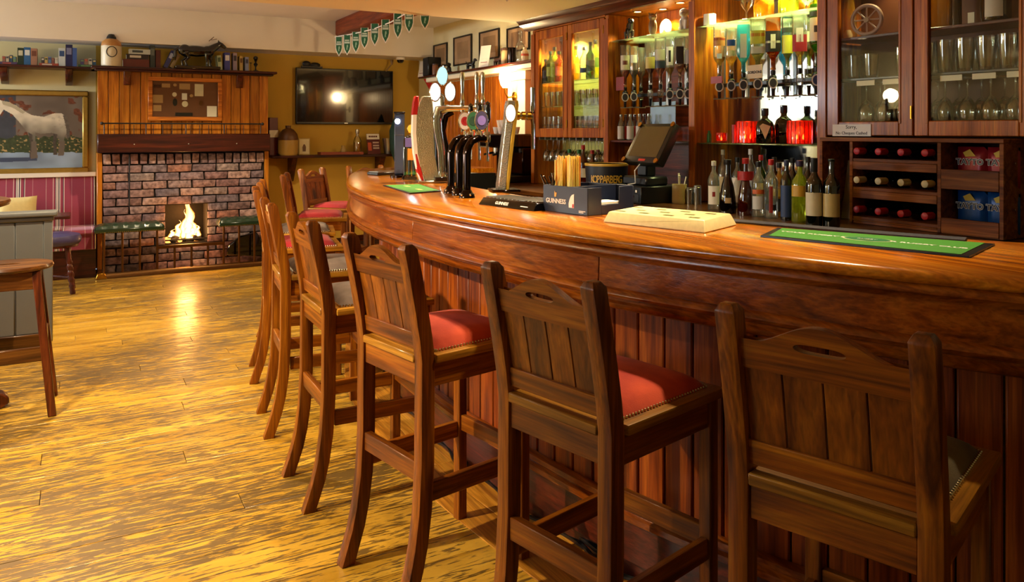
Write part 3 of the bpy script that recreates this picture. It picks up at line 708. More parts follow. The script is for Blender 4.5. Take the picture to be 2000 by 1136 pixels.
# cables at the foot of the bar
for k, (off, z, lab) in enumerate([(-.235, .03, 'thick black cable lying along the foot of the bar'), (-.20, .016, 'thin black flex trailing on floor before the bar plinth')]):
    r_ = random.Random(k); pth = []
    for i, (p, t, n) in enumerate(FR[30:]):
        q = p+n*(off+.018*math.sin(i*.7+k)+r_.uniform(-.004, .004)); pth.append((q.x, q.y, z+.005*math.sin(i*.9)))
    tag(MB().tube(pth, .013 if k == 0 else .008, 6).build('floor_cable', M['black']), lab, 'cable')
# dark rubber runner along the service edge
rub = plain('ribbed_rubber', C('#2a2a34'), .7, .3, 300, .4)
iA = min(range(len(FR)), key=lambda i: (EDGE[i]-Vector((1.60, 1.0))).length); iB = min(range(len(FR)), key=lambda i: (EDGE[i]-Vector((1.19, 3.0))).length)
tag(sweep(MB(), [(-.595, BZ+.0005), (-.53, BZ+.0005), (-.53, BZ+.006), (-.595, BZ+.006)], FR[iA:iB]).build('bar_runner', rub), 'narrow dark ribbed rubber runner on rear edge of bar top', 'runner')

# ================================================================ BAR STOOLS
HWP = .171                       # half distance between back posts
LV = [(0, -.075), (.05, -.058), (.11, -.038), (.18, -.022), (.28, -.008), (.42, 0), (.72, .002), (.79, -.006), (.88, -.022), (.97, -.040), (1.055, -.058)]
def yb(z):
    for (z0, y0), (z1, y1) in zip(LV, LV[1:]):
        if z <= z1: return y0+(y1-y0)*(z-z0)/(z1-z0)
    return LV[-1][1]
def post_mesh():
    mb = MB(); h = .021; vs = []; n = len(LV)
    for z, yv in LV:
        k = 1.0 if z > .15 else 1.0
        vs += [(-h*k, yv-.023, z), (h*k, yv-.023, z), (h*k, yv+.023, z), (-h*k, yv+.023, z)]
    z, yv = 1.07, -.0605
    vs += [(-h+.008, yv-.013, z), (h-.008, yv-.013, z), (h-.008, yv+.013, z), (-h+.008, yv+.013, z)]
    fs = [(i*4+k, i*4+(k+1) % 4, (i+1)*4+(k+1) % 4, (i+1)*4+k) for i in range(n) for k in range(4)]+[(3, 2, 1, 0), (n*4, n*4+1, n*4+2, n*4+3)]
    return mb.add(vs, fs).mesh('back_post', M['oak'], bevel=.004, seg=2)
def crest_mesh():
    W2 = HWP-.018; n = 40; th = .011; zb = .948
    def top(x):
        a = min(1, abs(x)/W2); return 1.0+.048*(.5+.5*math.cos(PI*min(1, a/.92)))
    def slot(x):
        a = (x)/.047
        return (0.0085*math.sqrt(max(0, 1-abs(a)**4)) if abs(a) < 1 else 0)
    xs = sorted(set([round(-W2+2*W2*i/n, 5) for i in range(n+1)]+[-.047, .047, -.045, .045])); vs = []
    zc = lambda x: 1.006
    for x in xs:
        s = slot(x)
        for sg in (-1, 1):
            for z in (zb, zc(x)-s, zc(x)+s, top(x)): vs.append((x, yb(z)+sg*th, z))
    fs = []
    for i in range(len(xs)-1):
        a, b_ = i*8, (i+1)*8
        for o in (0, 4): fs += [(a+o, b_+o, b_+o+1, a+o+1), (a+o+2, b_+o+2, b_+o+3, a+o+3)]
        fs += [(a, b_, b_+4, a+4), (a+3, b_+3, b_+7, a+7)]
        if slot(xs[i]) > 0 or slot(xs[i+1]) > 0: fs += [(a+1, b_+1, b_+5, a+5), (a+2, b_+2, b_+6, a+6)]
    m_ = (len(xs)-1)*8
    fs += [(0, 3, 7, 4), (m_, m_+3, m_+7, m_+4)]
    mb = MB().add(vs, fs); me = mb.mesh('crest_rail', M['oak_x'])
    return me
ST = {}
ST['back_post'] = post_mesh(); ST['crest_rail'] = crest_mesh()
def slat_mesh():
    mb = MB(); w2 = (HWP-.02)/4; vs = []
    for z in (.79, .88, .958):
        for x in (-w2+.0012, w2-.0012): vs += [(x, yb(z)-.004, z), (x, yb(z)+.006, z)]
    fs = [(0, 2, 6, 4), (4, 6, 10, 8), (1, 3, 7, 5), (5, 7, 11, 9), (0, 1, 5, 4), (4, 5, 9, 8), (2, 3, 7, 6), (6, 7, 11, 10), (0, 2, 3, 1), (8, 10, 11, 9)]
    return mb.add(vs, fs).mesh('back_board', M['oak_back'], bevel=.0015)
ST['back_board'] = slat_mesh()
ST['lower_rail'] = MB().prism([(yb(.75)-.011, .75), (yb(.75)+.011, .75), (yb(.80)+.011, .80), (yb(.80)-.011, .80)], -HWP+.019, HWP-.019, 'x').mesh('lower_rail', M['oak_x'], bevel=.002)
D = .385
ST['seat_frame'] = MB().prism([(-HWP-.03, .026), (HWP+.03, .026), (HWP+.03, D+.03), (-HWP-.03, D+.03)], .712, .738).mesh('seat_frame', M['oak_seat'], bevel=.006, seg=2)
ST['seat_back_strip'] = MB().box(-HWP+.0215, HWP-.0215, -.024, .0255, .712, .737).mesh('seat_back_strip', M['oak_strip'], bevel=.003)
ST['apron_rear'] = MB().box(-HWP+.0215, HWP-.0215, -.014, .010, .645, .7115).mesh('apron', M['oak_x'], bevel=.002)
ST['apron_front'] = MB().box(-HWP+.0185, HWP-.0185, D-.012, D+.012, .645, .7115).mesh('apron', M['oak_x'], bevel=.002)
ST['apron_side'] = MB().box(-.011, .011, .026, D-.019, .640, .7115).mesh('apron', wood('stool_oak_deep', *OAK, 'y', 1.0, .38, .25), bevel=.002)
ST['leg'] = MB().box(-.018, .018, D-.018, D+.018, 0, .7115).mesh('leg', M['oak'], bevel=.003)
ST['str_rear'] = MB().box(-HWP+.0215, HWP-.0215, -.018, .006, .360, .418).mesh('stretcher', M['oak_x'], bevel=.002)
ST['str_front'] = MB().box(-HWP+.0185, HWP-.0185, D-.010, D+.010, .325, .380).mesh('stretcher', M['oak_x'], bevel=.002)
ST['str_side'] = MB().box(-.010, .010, .022, D-.0185, .300, .356).mesh('stretcher', bpy.data.materials['stool_oak_deep'], bevel=.002)
def cush(mat):
    def f(a, b_):
        x, yv = 2*a-1, 2*b_-1; e = max(0, (1-x**8)*(1-yv**8)); return (x*.172, .21+yv*.168, .737+.034*e**.5+.012*max(0, 1-x*x)*max(0, 1-yv*yv))
    return MB().grid(f, 18, 18).mesh('cushion', mat, fix=False, angle=80)
def velvet(name, col, col2):
    m, nt, b = nmat(name); N, L = nt.nodes, nt.links
    tc = N.new('ShaderNodeTexCoord'); n1 = N.new('ShaderNodeTexNoise'); n1.inputs['Scale'].default_value = 9; n1.inputs['Detail'].default_value = 5; L.new(tc.outputs['Object'], n1.inputs[0])
    n2 = N.new('ShaderNodeTexNoise'); n2.inputs['Scale'].default_value = 400; L.new(tc.outputs['Object'], n2.inputs[0])
    rp = N.new('ShaderNodeValToRGB'); rp.color_ramp.elements[0].position = .35; rp.color_ramp.elements[0].color = col; rp.color_ramp.elements[1].position = .7; rp.color_ramp.elements[1].color = col2
    L.new(n1.outputs[0], rp.inputs[0]); L.new(rp.outputs[0], b.inputs['Base Color'])
    bp = N.new('ShaderNodeBump'); bp.inputs['Strength'].default_value = .4; bp.inputs['Distance'].default_value = .002; L.new(n2.outputs[0], bp.inputs['Height']); L.new(bp.outputs[0], b.inputs['Normal'])
    setp(b, rough=.9, sheen=.1); return m
VEL = {'red': velvet('red_velvet', C('#a82812'), C('#d24a22')), 'crimson': velvet('crimson_velvet', C('#8c1018'), C('#b0202a')), 'grey': velvet('grey_velvet', C('#6c5c52'), C('#94847a')), 'olive': velvet('olive_velvet', C('#4a3c1c'), C('#6a5628'))}
CU = {k: cush(m) for k, m in VEL.items()}
nt_ = MB()
for k in range(30):
    for sx in (-1, 1): nt_.ball((sx*.170, .046+k*.0113, .742), .0042, 5, 4)
for k in range(30):
    for yv in (.043, .377): nt_.ball((-.164+k*.0113, yv, .742), .0042, 5, 4)
NT = nt_.mesh('nail_trim', plain('pale_brass', C('#d8c89c'), .25, .1, metal=1.0))
def stool(label, mid, head, kind):
    """mid: point between the tops of the back posts; head: heading in degrees from +X"""
    h = R(head); f = Vector((math.cos(h), math.sin(h)))
    o = Vector(mid)+f*.06
    t = thing('bar_stool', label, 'bar stool', (o.x, o.y, 0), h-PI/2, 'high-backed bar stools along the bar')
    for sx in (-1, 1):
        link('back_post', ST['back_post'], t, (sx*HWP, 0, 0))
        link('leg', ST['leg'], t, (sx*HWP, 0, 0))
        link('apron', ST['apron_side'], t, (sx*HWP, 0, 0)); link('stretcher', ST['str_side'], t, (sx*HWP, 0, 0))
    link('crest_rail', ST['crest_rail'], t); link('lower_rail', ST['lower_rail'], t)
    w2 = (HWP-.02)/4
    for k in (-3, -1, 1, 3): link('back_board', ST['back_board'], t, (k*w2, 0, 0))
    link('seat_frame', ST['seat_frame'], t); link('seat_back_strip', ST['seat_back_strip'], t)
    for k in ('apron_rear', 'apron_front'): link('apron', ST[k], t)
    for k in ('str_rear', 'str_front'): link('stretcher', ST[k], t)
    c = link('cushion', CU[kind], t); n_ = link('nail_trim', NT, c); n_['kind'] = 'stuff'
    return t
stool('dark oak bar stool with olive seat, nearest at lower right', (1.150, .936), 19.0, 'olive')
stool('oak bar stool with orange-red seat, second nearest, in front of the pale gold box', (.952, 1.568), 12.8, 'red')
stool('oak bar stool with red seat, third nearest along the bar', (.805, 2.285), 11.0, 'red')
stool('oak bar stool with grey velvet seat, fourth nearest along the bar', (.760, 3.026), -1.0, 'grey')
stool('oak bar stool with grey seat, fifth nearest, turned edge-on', (.795, 3.80), -6.0, 'grey')
stool('oak bar stool with crimson seat, sixth nearest along the bar', (.90, 4.62), -10.0, 'crimson')
stool('oak bar stool with grey seat, seventh nearest, mostly hidden', (1.06, 5.28), -14.0, 'grey')
stool('oak bar stool with crimson seat, set where the bar starts curving round', (1.40, 6.08), -18.0, 'crimson')
stool('oak bar stool with red seat facing us beyond the curved bar end', (1.81, 6.84), -47.0, 'crimson')
stool('oak bar stool half hidden behind the far end of the bar', (2.40, 7.15), -80.0, 'grey')

# ================================================================ LEFT SIDE FURNITURE
pa = thing('low_partition', 'grey painted tongue-and-groove low partition with rounded cap', 'partition', (0, 6.0, 0))
xr = -.14
MB().box(-2.2, xr-.04, .012, .06, 0, .83).build('core', M['grey'], pa)
pbm = MB().box(-.079, .079, 0, .012, .06, .80).mesh('board', M['grey'], bevel=.006)
for i in range(12): link('board', pbm, pa, (xr-.13-.161*i, 0, 0))
MB().box(xr-.05, xr, -.004, .066, 0, .83).build('end_post', M['grey'], pa, bevel=.004)
MB().box(-2.2, xr+.008, -.012, .074, .80, .832).build('cap_moulding', M['grey'], pa, bevel=.008)
MB().box(-2.2, xr+.03, -.035, .097, .832, .868).build('cap', M['grey'], pa, bevel=.014, seg=3)
MB().box(-2.2, xr-.05, -.012, .012, 0, .06).build('skirting', M['grey'], pa, bevel=.004)

redoak = wood('stool_mahogany', C('#2e1004'), C('#521f08'), C('#6e3410'), 'z', 1, .34, .2)
redoak_x = wood('stool_mahogany_top', C('#341806'), C('#5a3210'), C('#7a4c1a'), 'x', 1, .32, .25)
ls = thing('wooden_bar_stool', 'backless mahogany bar stool with oval slotted seat at left edge', 'stool', (-.30, 4.60, 0))
def oval_top():
    n = 36; mb = MB(); ring = lambda rx, ry, z: [(rx*math.cos(2*PI*i/n), ry*math.sin(2*PI*i/n), z) for i in range(n)]
    R_ = [ring(.17, .15, .705), ring(.195, .175, .712), ring(.20, .18, .722), ring(.195, .175, .734), ring(.17, .15, .737), ring(.055, .016, .735), ring(.055, .016, .709)]
    vs = sum(R_, []); fs = []
    for j in range(len(R_)): 
        k = (j+1) % len(R_)
        for i in range(n): fs.append((j*n+i, j*n+(i+1) % n, k*n+(i+1) % n, k*n+i))
    return mb.add(vs, fs)
oval_top().build('seat', redoak_x, ls)
for sx in (-1, 1):
    for sy in (-1, 1):
        MB().tube([(sx*.195, sy*.17, 0), (sx*.125, sy*.105, .706)], .026, 4, sq=None).build('leg', redoak, ls, bevel=.003)
for sy in (-1, 1):
    MB().box(-.12, .12, sy*.112-.011, sy*.112+.011, .62, .705).build('apron', redoak_x, ls, bevel=.003)
    MB().box(-.155, .155, sy*.143-.011, sy*.143+.011, .27, .34).build('stretcher', redoak_x, ls, bevel=.003)
for sx in (-1, 1):
    MB().box(sx*.132-.011, sx*.132+.011, -.10, .10, .62, .705).build('apron', redoak, ls, bevel=.003)
    MB().box(sx*.160-.011, sx*.160+.011, -.135, .135, .33, .40).build('stretcher', redoak, ls, bevel=.003)

tb = thing('poseur_table', 'tall round dark wooden table cut off by left edge', 'table', (-.70, 4.66, 0))
MB().lathe([(0, 1.015), (.36, 1.015), (.405, 1.03), (.41, 1.045), (.405, 1.056), (.38, 1.06), (0, 1.06)], 40).build('table_top', redoak_x, tb)
MB().lathe([(.05, .06), (.07, .1), (.05, .2), (.045, .5), (.06, .9), (.09, 1.0), (.2, 1.014)], 20).build('pedestal', redoak, tb)
for k in range(4):
    mb = MB(); mb.T = Matrix.Rotation(k*PI/2+.12, 4, 'Z')
    mb.prism([(.03, .0), (.36, 0), (.40, .02), (.40, .05), (.37, .075), (.05, .13)], -.045, .045, 'y').build('foot', redoak, tb, bevel=.006)

ps_ = thing('padded_stool', 'low round stool with purple padded seat and turned legs', 'stool', (-.17, 7.78, 0))
MB().lathe([(0, .42), (.19, .42), (.205, .44), (.21, .47), (.195, .50), (.14, .515), (0, .52)], 28).build('padded_seat', plain('purple_leather', C('#3a3460'), .45, .2, 20, coat=.2), ps_)
MB().lathe([(0, .40), (.185, .40), (.185, .42), (0, .42)], 28).build('seat_rim', M['mahog'], ps_)
for k in range(4):
    a_ = k*PI/2+PI/4; n = 22
    pth = [(math.cos(a_)*(.20-.06*i/n), math.sin(a_)*(.20-.06*i/n), .40*i/n) for i in range(n+1)]
    rr = [.021+.005*math.sin(i*2.1)*(1 if 3 < i < 16 else .3) for i in range(n+1)]
    MB().tube(pth, rr, 10).build('turned_leg', wood('turned_mahogany', C('#2c0c08'), C('#4a180e'), C('#5c2418')) if k == 0 else bpy.data.materials['turned_mahogany'], ps_)
MB().tube([(-.12, -.12, .13), (.12, .12, .13)], .011, 8).tube([(-.12, .12, .14), (.12, -.12, .14)], .011, 8).build('cross_stretcher', M['mahog_x'], ps_)
lt = thing('low_table', 'dark low pub table in front of the striped bench', 'table', (-.50, 8.17, 0))
MB().box(-.45, .45, -.18, .18, .61, .64).build('table_top', M['mahog_x'], lt, bevel=.006)
MB().lathe([(.045, .04), (.04, .3), (.05, .6)], 14).build('pedestal', M['iron'], lt)
MB().lathe([(.2, 0), (.2, .02), (.05, .045)], 20).build('base', M['iron'], lt)
# ================================================================ BACK BAR
XF, XB, ZC = 3.40, XW, .95           # cabinet front plane, wall, back counter height
bc = thing('back_counter', 'dark wooden back counter running under the bottle shelves', 'counter', (0, 0, 0))
MB().box(2.95, XB-.003, .4, 6.95, ZC-.04, ZC).build('worktop', wood('counter_brown', C('#3a1e0a'), C('#5e3412'), C('#7c4a1c'), 'y', 1, .3, .4), bc, bevel=.006)
for i in range(6): MB().box(3.02, XB-.003, .42+i*1.06, .42+(i+1)*1.06-.006, .08, ZC-.041).build('base_cupboard', M['mahog'], bc, bevel=.004)
MB().box(3.05, XB-.003, .4, 6.95, 0, .08).build('plinth', M['black'], bc)

UNITS = [(4.635, 5.68), (3.725, 4.63), (2.745, 3.72), (1.30, 2.74)]
ub = thing('back_bar_frame', 'varnished pine back bar frame with pillars and heavy cornice', 'shelving', (0, 0, 0))
mir = plain('old_mirror', C('#b8bcc0'), .06, .05, 8, metal=1.0)
for y_ in (5.68, 4.63, 3.72, 2.74):
    MB().box(XF, XB, y_-.02, y_+.02, ZC+.001, 2.25).build('pillar', M['cab'], ub, bevel=.003)
    MB().box(XF-.012, XF-.0005, y_-.028, y_+.028, ZC+.001, 2.22).build('pillar_facing', M['cab'], ub, bevel=.003)
MB().box(XF+.0, XB, 1.3, 5.70, 2.252, 2.272).build('soffit', M['cab_y'], ub)
cor = [(XF+.0, 2.2525), (XF-.03, 2.2525), (XF-.045, 2.25), (XF-.06, 2.275), (XF-.10, 2.295), (XF-.105, 2.31), (XF-.13, 2.329), (XF+.03, 2.329)]
MB().prism([(a, z) for a, z in cor], 1.3, 5.76, 'y').build('cornice', M['mahog'], ub)
for ya_, yb_ in ((1.3, 2.72), (4.65, 5.66)): MB().box(XF-.004, XF+.02, ya_, yb_, 2.2405, 2.2515).build('frieze', M['cab_y'], ub)
MB().box(XF+.03, XB, 1.3, 5.70, 2.273, 2.329).build('top_board', M['mahog'], ub)
MB().box(XB-.02, XB-.002, 2.76, 3.70, ZC, 2.25).build('mirror_panel', mir, ub)
MB().box(XB-.02, XB-.002, 3.74, 4.61, 2.06, 2.25).build('back_panel', M['cab'], ub)
MB().box(XB-.02, XB-.002, 3.74, 4.06, ZC, 2.06).build('back_panel', mir, ub)
MB().box(XB-.02, XB-.002, 4.06, 4.61, ZC, 2.06).build('back_panel', M['mahog'], ub)
MB().box(XB-.02, XB-.002, 4.65, 5.66, ZC, 2.25).build('back_panel', plain('pale_back', C('#c8c060'), .6), ub)
MB().box(XB-.02, XB-.002, 1.32, 2.72, ZC, 2.25).build('back_panel', plain('dark_back', C('#5a2c10'), .6), ub)
def gshelf(y0, y1, z, lab, mat=None, x0=XF+.01, th=.008):
    return tag(MB().box(x0, XB-.022, y0+.022, y1-.022, z-th, z).build('glass_shelf', mat or M['shelfglass'], bevel=.002), lab, 'shelf')
ZS = 2.055
gshelf(3.725, 4.63, ZS, 'glass shelf carrying animal figurines above the left optics')
gshelf(2.745, 3.72, ZS, 'brightly lit glass shelf above the right-hand row of optics')
gshelf(2.745, 3.72, 1.325, 'glass shelf holding glowing red candle lanterns')
gshelf(3.725, 4.63, 1.33, 'dark shelf holding small silver and red mixer bottles', M['mahog'], th=.014)
# cabinet downlights
def dl(x, y_, z, e, lab, spot=120):
    t = thing('cabinet_spotlight', lab, 'spotlight', (x, y_, z), 0, 'small back bar spotlights')
    MB().lathe([(.036, -.005), (.036, -.0005), (.026, -.0005), (.026, -.005), (.036, -.005)], 18).build('rim', M['brass'], t)
    MB().lathe([(0, -.002), (.026, -.002)], 18).build('bulb', bpy.data.materials['bulb_glow'], t)
    lamp('cabinet_beam', 'SPOT', (x, y_, z-.01), e, (1, .86, .42), (x, y_, 0), spot_size=R(spot), spot_blend=.5, shadow_soft_size=.025)
Z2 = 2.252
dl(3.50, 4.40, Z2, 28.8, 'left spotlight over the figurine shelf'); dl(3.58, 4.22, Z2, 28.8, 'rear spotlight over the figurine shelf'); dl(3.50, 3.95, Z2, 28.8, 'right spotlight over the figurine shelf')
dl(3.52, 3.52, Z2, 95, 'spotlight at left over the brightly lit bottle shelf'); dl(3.52, 3.20, Z2, 85, 'middle spotlight over the brightly lit bottle shelf'); dl(3.52, 2.90, Z2, 75, 'right spotlight over the brightly lit bottle shelf')
dl(3.53, 4.95, Z2, 80, 'spotlight inside left side of narrow bottle cabinet'); dl(3.53, 5.40, Z2, 80, 'spotlight inside right side of narrow bottle cabinet')
dl(3.55, 2.45, Z2, 8, 'spotlight inside the right glass cabinet')

# glazed cupboards
def cupboard(name, label, y0, y1, z0, z1, doors, sw, rail):
    t = thing(name, label, 'cabinet', (0, 0, 0))
    MB().box(XF+.022, XB-.022, y0+.02, y1-.02, z0, z0+.02).build('floor_board', M['cab_y'], t)
    n = len(doors)
    for a, b_ in doors:
        d = MB().box(XF-.004, XF+.02, a, a+sw, z0, z1).box(XF-.004, XF+.02, b_-sw, b_, z0, z1).box(XF-.004, XF+.02, a+sw, b_-sw, z0, z0+rail).box(XF-.004, XF+.02, a+sw, b_-sw, z1-rail, z1).build('door', M['cab'], t, bevel=.004)
        MB().box(XF+.006, XF+.010, a+sw, b_-sw, z0+rail, z1-rail).build('pane', M['pane'], d)
        MB().box(XF-.008, XF-.0045, a+sw-.012, a+sw, z0+rail-.012, z1-rail).box(XF-.008, XF-.0045, b_-sw, b_-sw+.012, z0+rail-.012, z1-rail).build('bead', M['cab'], d, bevel=.002)
        for zz in (z0+.08, z1-.12): MB().tube([(XF-.008, a+.004, zz), (XF-.008, a+.004, zz+.06)], .006, 8).build('hinge', M['brass'], d)
    return t
cl_ = cupboard('glazed_cabinet', 'narrow two door glazed pine cabinet of spirits and glasses', 4.66, 5.65, 1.345, 2.238, [(4.662, 5.152), (5.156, 5.648)], .062, .075)
cr_ = cupboard('glazed_cabinet', 'large glazed pine cabinet with wagon wheel at upper right', 1.30, 2.72, 1.375, 2.238, [(2.238, 2.712), (1.70, 2.232), (1.32, 1.694)], .07, .07)
for z in (1.60, 1.80): gshelf(4.65, 5.67, z, 'upper glass shelf in the narrow cabinet, under the spirits' if z > 1.7 else 'lower glass shelf in the narrow cabinet, under tumblers', x0=XF+.03)
gshelf(1.3, 2.73, 1.875, 'upper wooden shelf in the right cabinet behind glass', M['mahog'], XF+.04, .014)
gshelf(1.3, 2.73, 1.665, 'dark tray shelf full of tumblers in the right cabinet', M['black'], XF+.04, .012)
# notice on the cabinet door
nt2 = thing('cheque_notice', 'white notice reading Sorry No Cheques Cashed on cabinet door', 'sign', (XF-.005, 0, 0))
p, q = atx(1628, 243, XF), atx(1703, 266, XF)
MB().box(-.003, -.0005, q.y, p.y, q.z, p.z).build('plate', M['paper'], nt2)
FACE = (PI/2, 0, -PI/2)            # lettering that faces the room from the right-hand side
cyy = (p.y+q.y)/2
text('Sorry,', .026, M['ink'], nt2, (-.0036, cyy, p.z-.014), FACE); text('No Cheques Cashed', .0215, M['ink'], nt2, (-.0036, cyy, q.z+.015), FACE)

# ---------------------------------------------------------------- glassware
def glass_mesh(name, prof, n=14): return MB().lathe(prof, n).mesh(name, M['glass'], angle=60)
GT = glass_mesh('tumbler', [(0, .004), (.030, .004), (.032, 0), (.034, .01), (.040, .10), (.041, .12), (.039, .12), (.037, .1), (.030, .012), (0, .012)])
GH = glass_mesh('highball', [(0, .002), (.026, 0), (.030, .004), (.034, .15), (.0325, .15), (.028, .012), (0, .012)])
GW = glass_mesh('wine_glass', [(0, 0), (.034, .001), (.034, .003), (.006, .008), (.004, .02), (.004, .085), (.02, .10), (.037, .13), (.040, .155), (.034, .19), (.033, .19), (.038, .155), (.035, .13), (.018, .105), (0, .098)])
GP = glass_mesh('pint_glass', [(0, .002), (.030, 0), (.032, .01), (.042, .11), (.043, .15), (.0415, .15), (.040, .11), (.030, .015), (0, .015)])
def glasses(me, cat, label, group, spots, flip=False):
    for x, y_, z in spots:
        o = link(me.name.split('.')[0], me, None, (x, y_, z)); tag(o, label, cat, group)
        if flip: o.rotation_euler = (PI, 0, random.random()*6)
        else: o.rotation_euler = (0, 0, random.random()*6)
rg = random.Random(2)
glasses(GT, 'glass', 'cut tumbler standing on middle shelf of the narrow cabinet', 'tumblers in the narrow cabinet', [(XF+.07+.10*k, 4.76+.088*i+rg.uniform(-.002, .002), 1.601) for k in (0, 1) for i in range(10)])
glasses(GH, 'glass', 'clear highball glass on bottom shelf of the narrow cabinet', 'highballs in the narrow cabinet', [(XF+.07+.09*k, 4.76+.076*i+rg.uniform(-.002, .002), 1.366) for k in (0, 1) for i in range(12)])
glasses(GW, 'wine glass', 'stemmed wine glass hanging upside down beneath the narrow cabinet', 'hanging wine glasses under the narrow cabinet', [(XF+.06+.1*k, 4.73+.092*i, 1.335) for k in (0, 1) for i in range(10)], True)
hr = thing('glass_rack', 'metal hanging rack holding wine glasses under narrow cabinet', 'rack', (0, 0, 0))
for i in range(11): MB().box(XF+.01, XB-.05, 4.684+.092*i-.006, 4.684+.092*i+.006, 1.322, 1.345).build('rack_bar', M['steel'], hr)
glasses(GP, 'glass', 'pint glass standing on the dark tray in right cabinet', 'glasses on the tray in the right cabinet', [(XF+.09+.10*k, 1.40+.0925*i+rg.uniform(-.002, .002), 1.666) for k in (0, 1) for i in range(12) if not (i > 9 and k == 0)])
glasses(GT, 'glass', 'short tumbler at left end of the dark cabinet tray', 'short tumblers at tray end', [(XF+.10, 2.53, 1.666), (XF+.10, 2.63, 1.666)])
glasses(GW, 'wine glass', 'wine glass hanging upside down under the right cabinet tray', 'hanging wine glasses in the right cabinet', [(XF+.08+.11*k, 1.42+.102*i, 1.640) for k in (0, 1) for i in range(12)], True)
for i in range(8):
    tag(MB().box(XF+.035, XF+.039, 1.45+.145*i, 1.45+.145*i+.10, 1.625, 1.650).build('shelf_ticket', M['ivory']), 'small cream ticket strip fixed under the dark tray edge', 'ticket', 'ticket strips under the tray')

# ---------------------------------------------------------------- bottles
GL = {}
def gl(key, tint, body, bw):
    if key not in GL: GL[key] = glassy('bottle_'+key, tint, .25, .04, body, bw)
    return GL[key]
gl('clear', (.9, .93, .9, 1), C('#dfe6da'), .12); gl('amber', (.85, .42, .08, 1), C('#a04808'), .45); gl('gold', (.95, .72, .12, 1), C('#d0941c'), .45); gl('green', (.25, .5, .12, 1), C('#2a4a10'), .5)
gl('yellowgreen', (.8, .88, .2, 1), C('#b4b828'), .45); gl('dark', (.05, .03, .02, 1), C('#0c0604'), .9); gl('red', (.6, .06, .03, 1), C('#4a0c06'), .7); gl('blue', (.2, .75, .9, 1), C('#48b4cc'), .55); gl('darkgreen', (.05, .1, .04, 1), C('#081208'), .9); gl('brown', (.3, .1, .03, 1), C('#3a1406'), .7)
PC = {}
def pc(h, metal=0):
    k = (h, metal)
    if k not in PC: PC[k] = plain('print_'+h.strip('#'), C(h), .45, .08, 30, metal=metal)
    return PC[k]
SHAPES = {  # radius factor, height factor of body/shoulder/neck
 'std': [(0, 0), (.94, 0), (1, .02), (1, .60), (.92, .67), (.55, .75), (.34, .80), (.32, .97), (.36, .97), (.36, 1)],
 'wine': [(0, .01), (.95, 0), (1, .02), (1, .60), (.9, .67), (.5, .74), (.37, .79), (.36, .97), (.40, .97), (.40, 1)],
 'squat': [(0, 0), (.9, 0), (1, .03), (1, .50), (.85, .62), (.45, .70), (.34, .74), (.32, .96), (.36, .96), (.36, 1)],
 'cone': [(0, 0), (.98, 0), (1, .03), (.9, .3), (.7, .5), (.4, .68), (.34, .75), (.32, .97), (.36, .97), (.36, 1)],
 'tall': [(0, 0), (.95, 0), (1, .02), (1, .66), (.8, .72), (.45, .78), (.38, .84), (.36, .97), (.4, .97), (.4, 1)],
 'mini': [(0, 0), (.95, 0), (1, .03), (1, .55), (.75, .70), (.45, .80), (.42, .95), (.45, .95), (.45, 1)]}
def arc_label(mb, r, z0, z1, half, sq=None):
    mb.lathe([(r, z0), (r, z1)], 12, a0=PI-half, a1=PI+half, sq=sq); return mb
def bottle(x, y_, z, h, r, shape, glass, caps, labels, label, group=None, sq=None, inv=False, name='spirit_bottle', rz=None, cap_h=.09, fill=None, cat='bottle'):
    """labels: list of (z0, z1, half-angle, colour) as fractions of the height; the label side looks toward the room (-X)"""
    if rz is None: rz = math.atan2(y_, x)+random.uniform(-.12, .12)
    t = thing(name, label, cat, (x, y_, z), rz, group)
    prof = SHAPES[shape]; s_ = -1 if inv else 1; zo = h if inv else 0
    def bl(nm, mb, mat, **kw):
        if inv: mb.V = [(a, -b_, h-c) for a, b_, c in mb.V]
        mb.build(nm, mat, t, **kw)
    bl('glass_body', MB().lathe([(max(k*r, .0001), v*h) for k, v in prof], 16 if not sq else 24, sq=sq), gl(glass, None, None, None), angle=50)
    if fill: bl('liquid', MB().lathe([(max(k*r*.93, .0001), v*h+.002) for k, v in prof if v <= .62]+[(.0001, .62*h)] if not inv else [(max(k*r*.93, .0001), min(v, .95)*h) for k, v in prof if v > .25], 14, sq=sq), gl(fill, None, None, None), angle=50)
    if caps and not inv: bl('cap', MB().lathe([(r*.40, h*(1-cap_h)), (r*.42, h*(1-cap_h)+.002), (r*.42, h+.002), (.0001, h+.003)], 12), pc(caps))
    for i, (z0, z1, ha, colr) in enumerate(labels): bl('paper_label', arc_label(MB(), r*1.012, z0*h, z1*h, ha, sq), pc(colr), fix=False)
    return t
def yx(u, X): return atx(u, 300, X).y
def place_b(u, vb, z, vt): # foot pixel on a level surface -> x, y, height
    p = atz(u, vb, z); return p.x, p.y, (vb-vt)*fwd(p.x, p.y)/F_PX

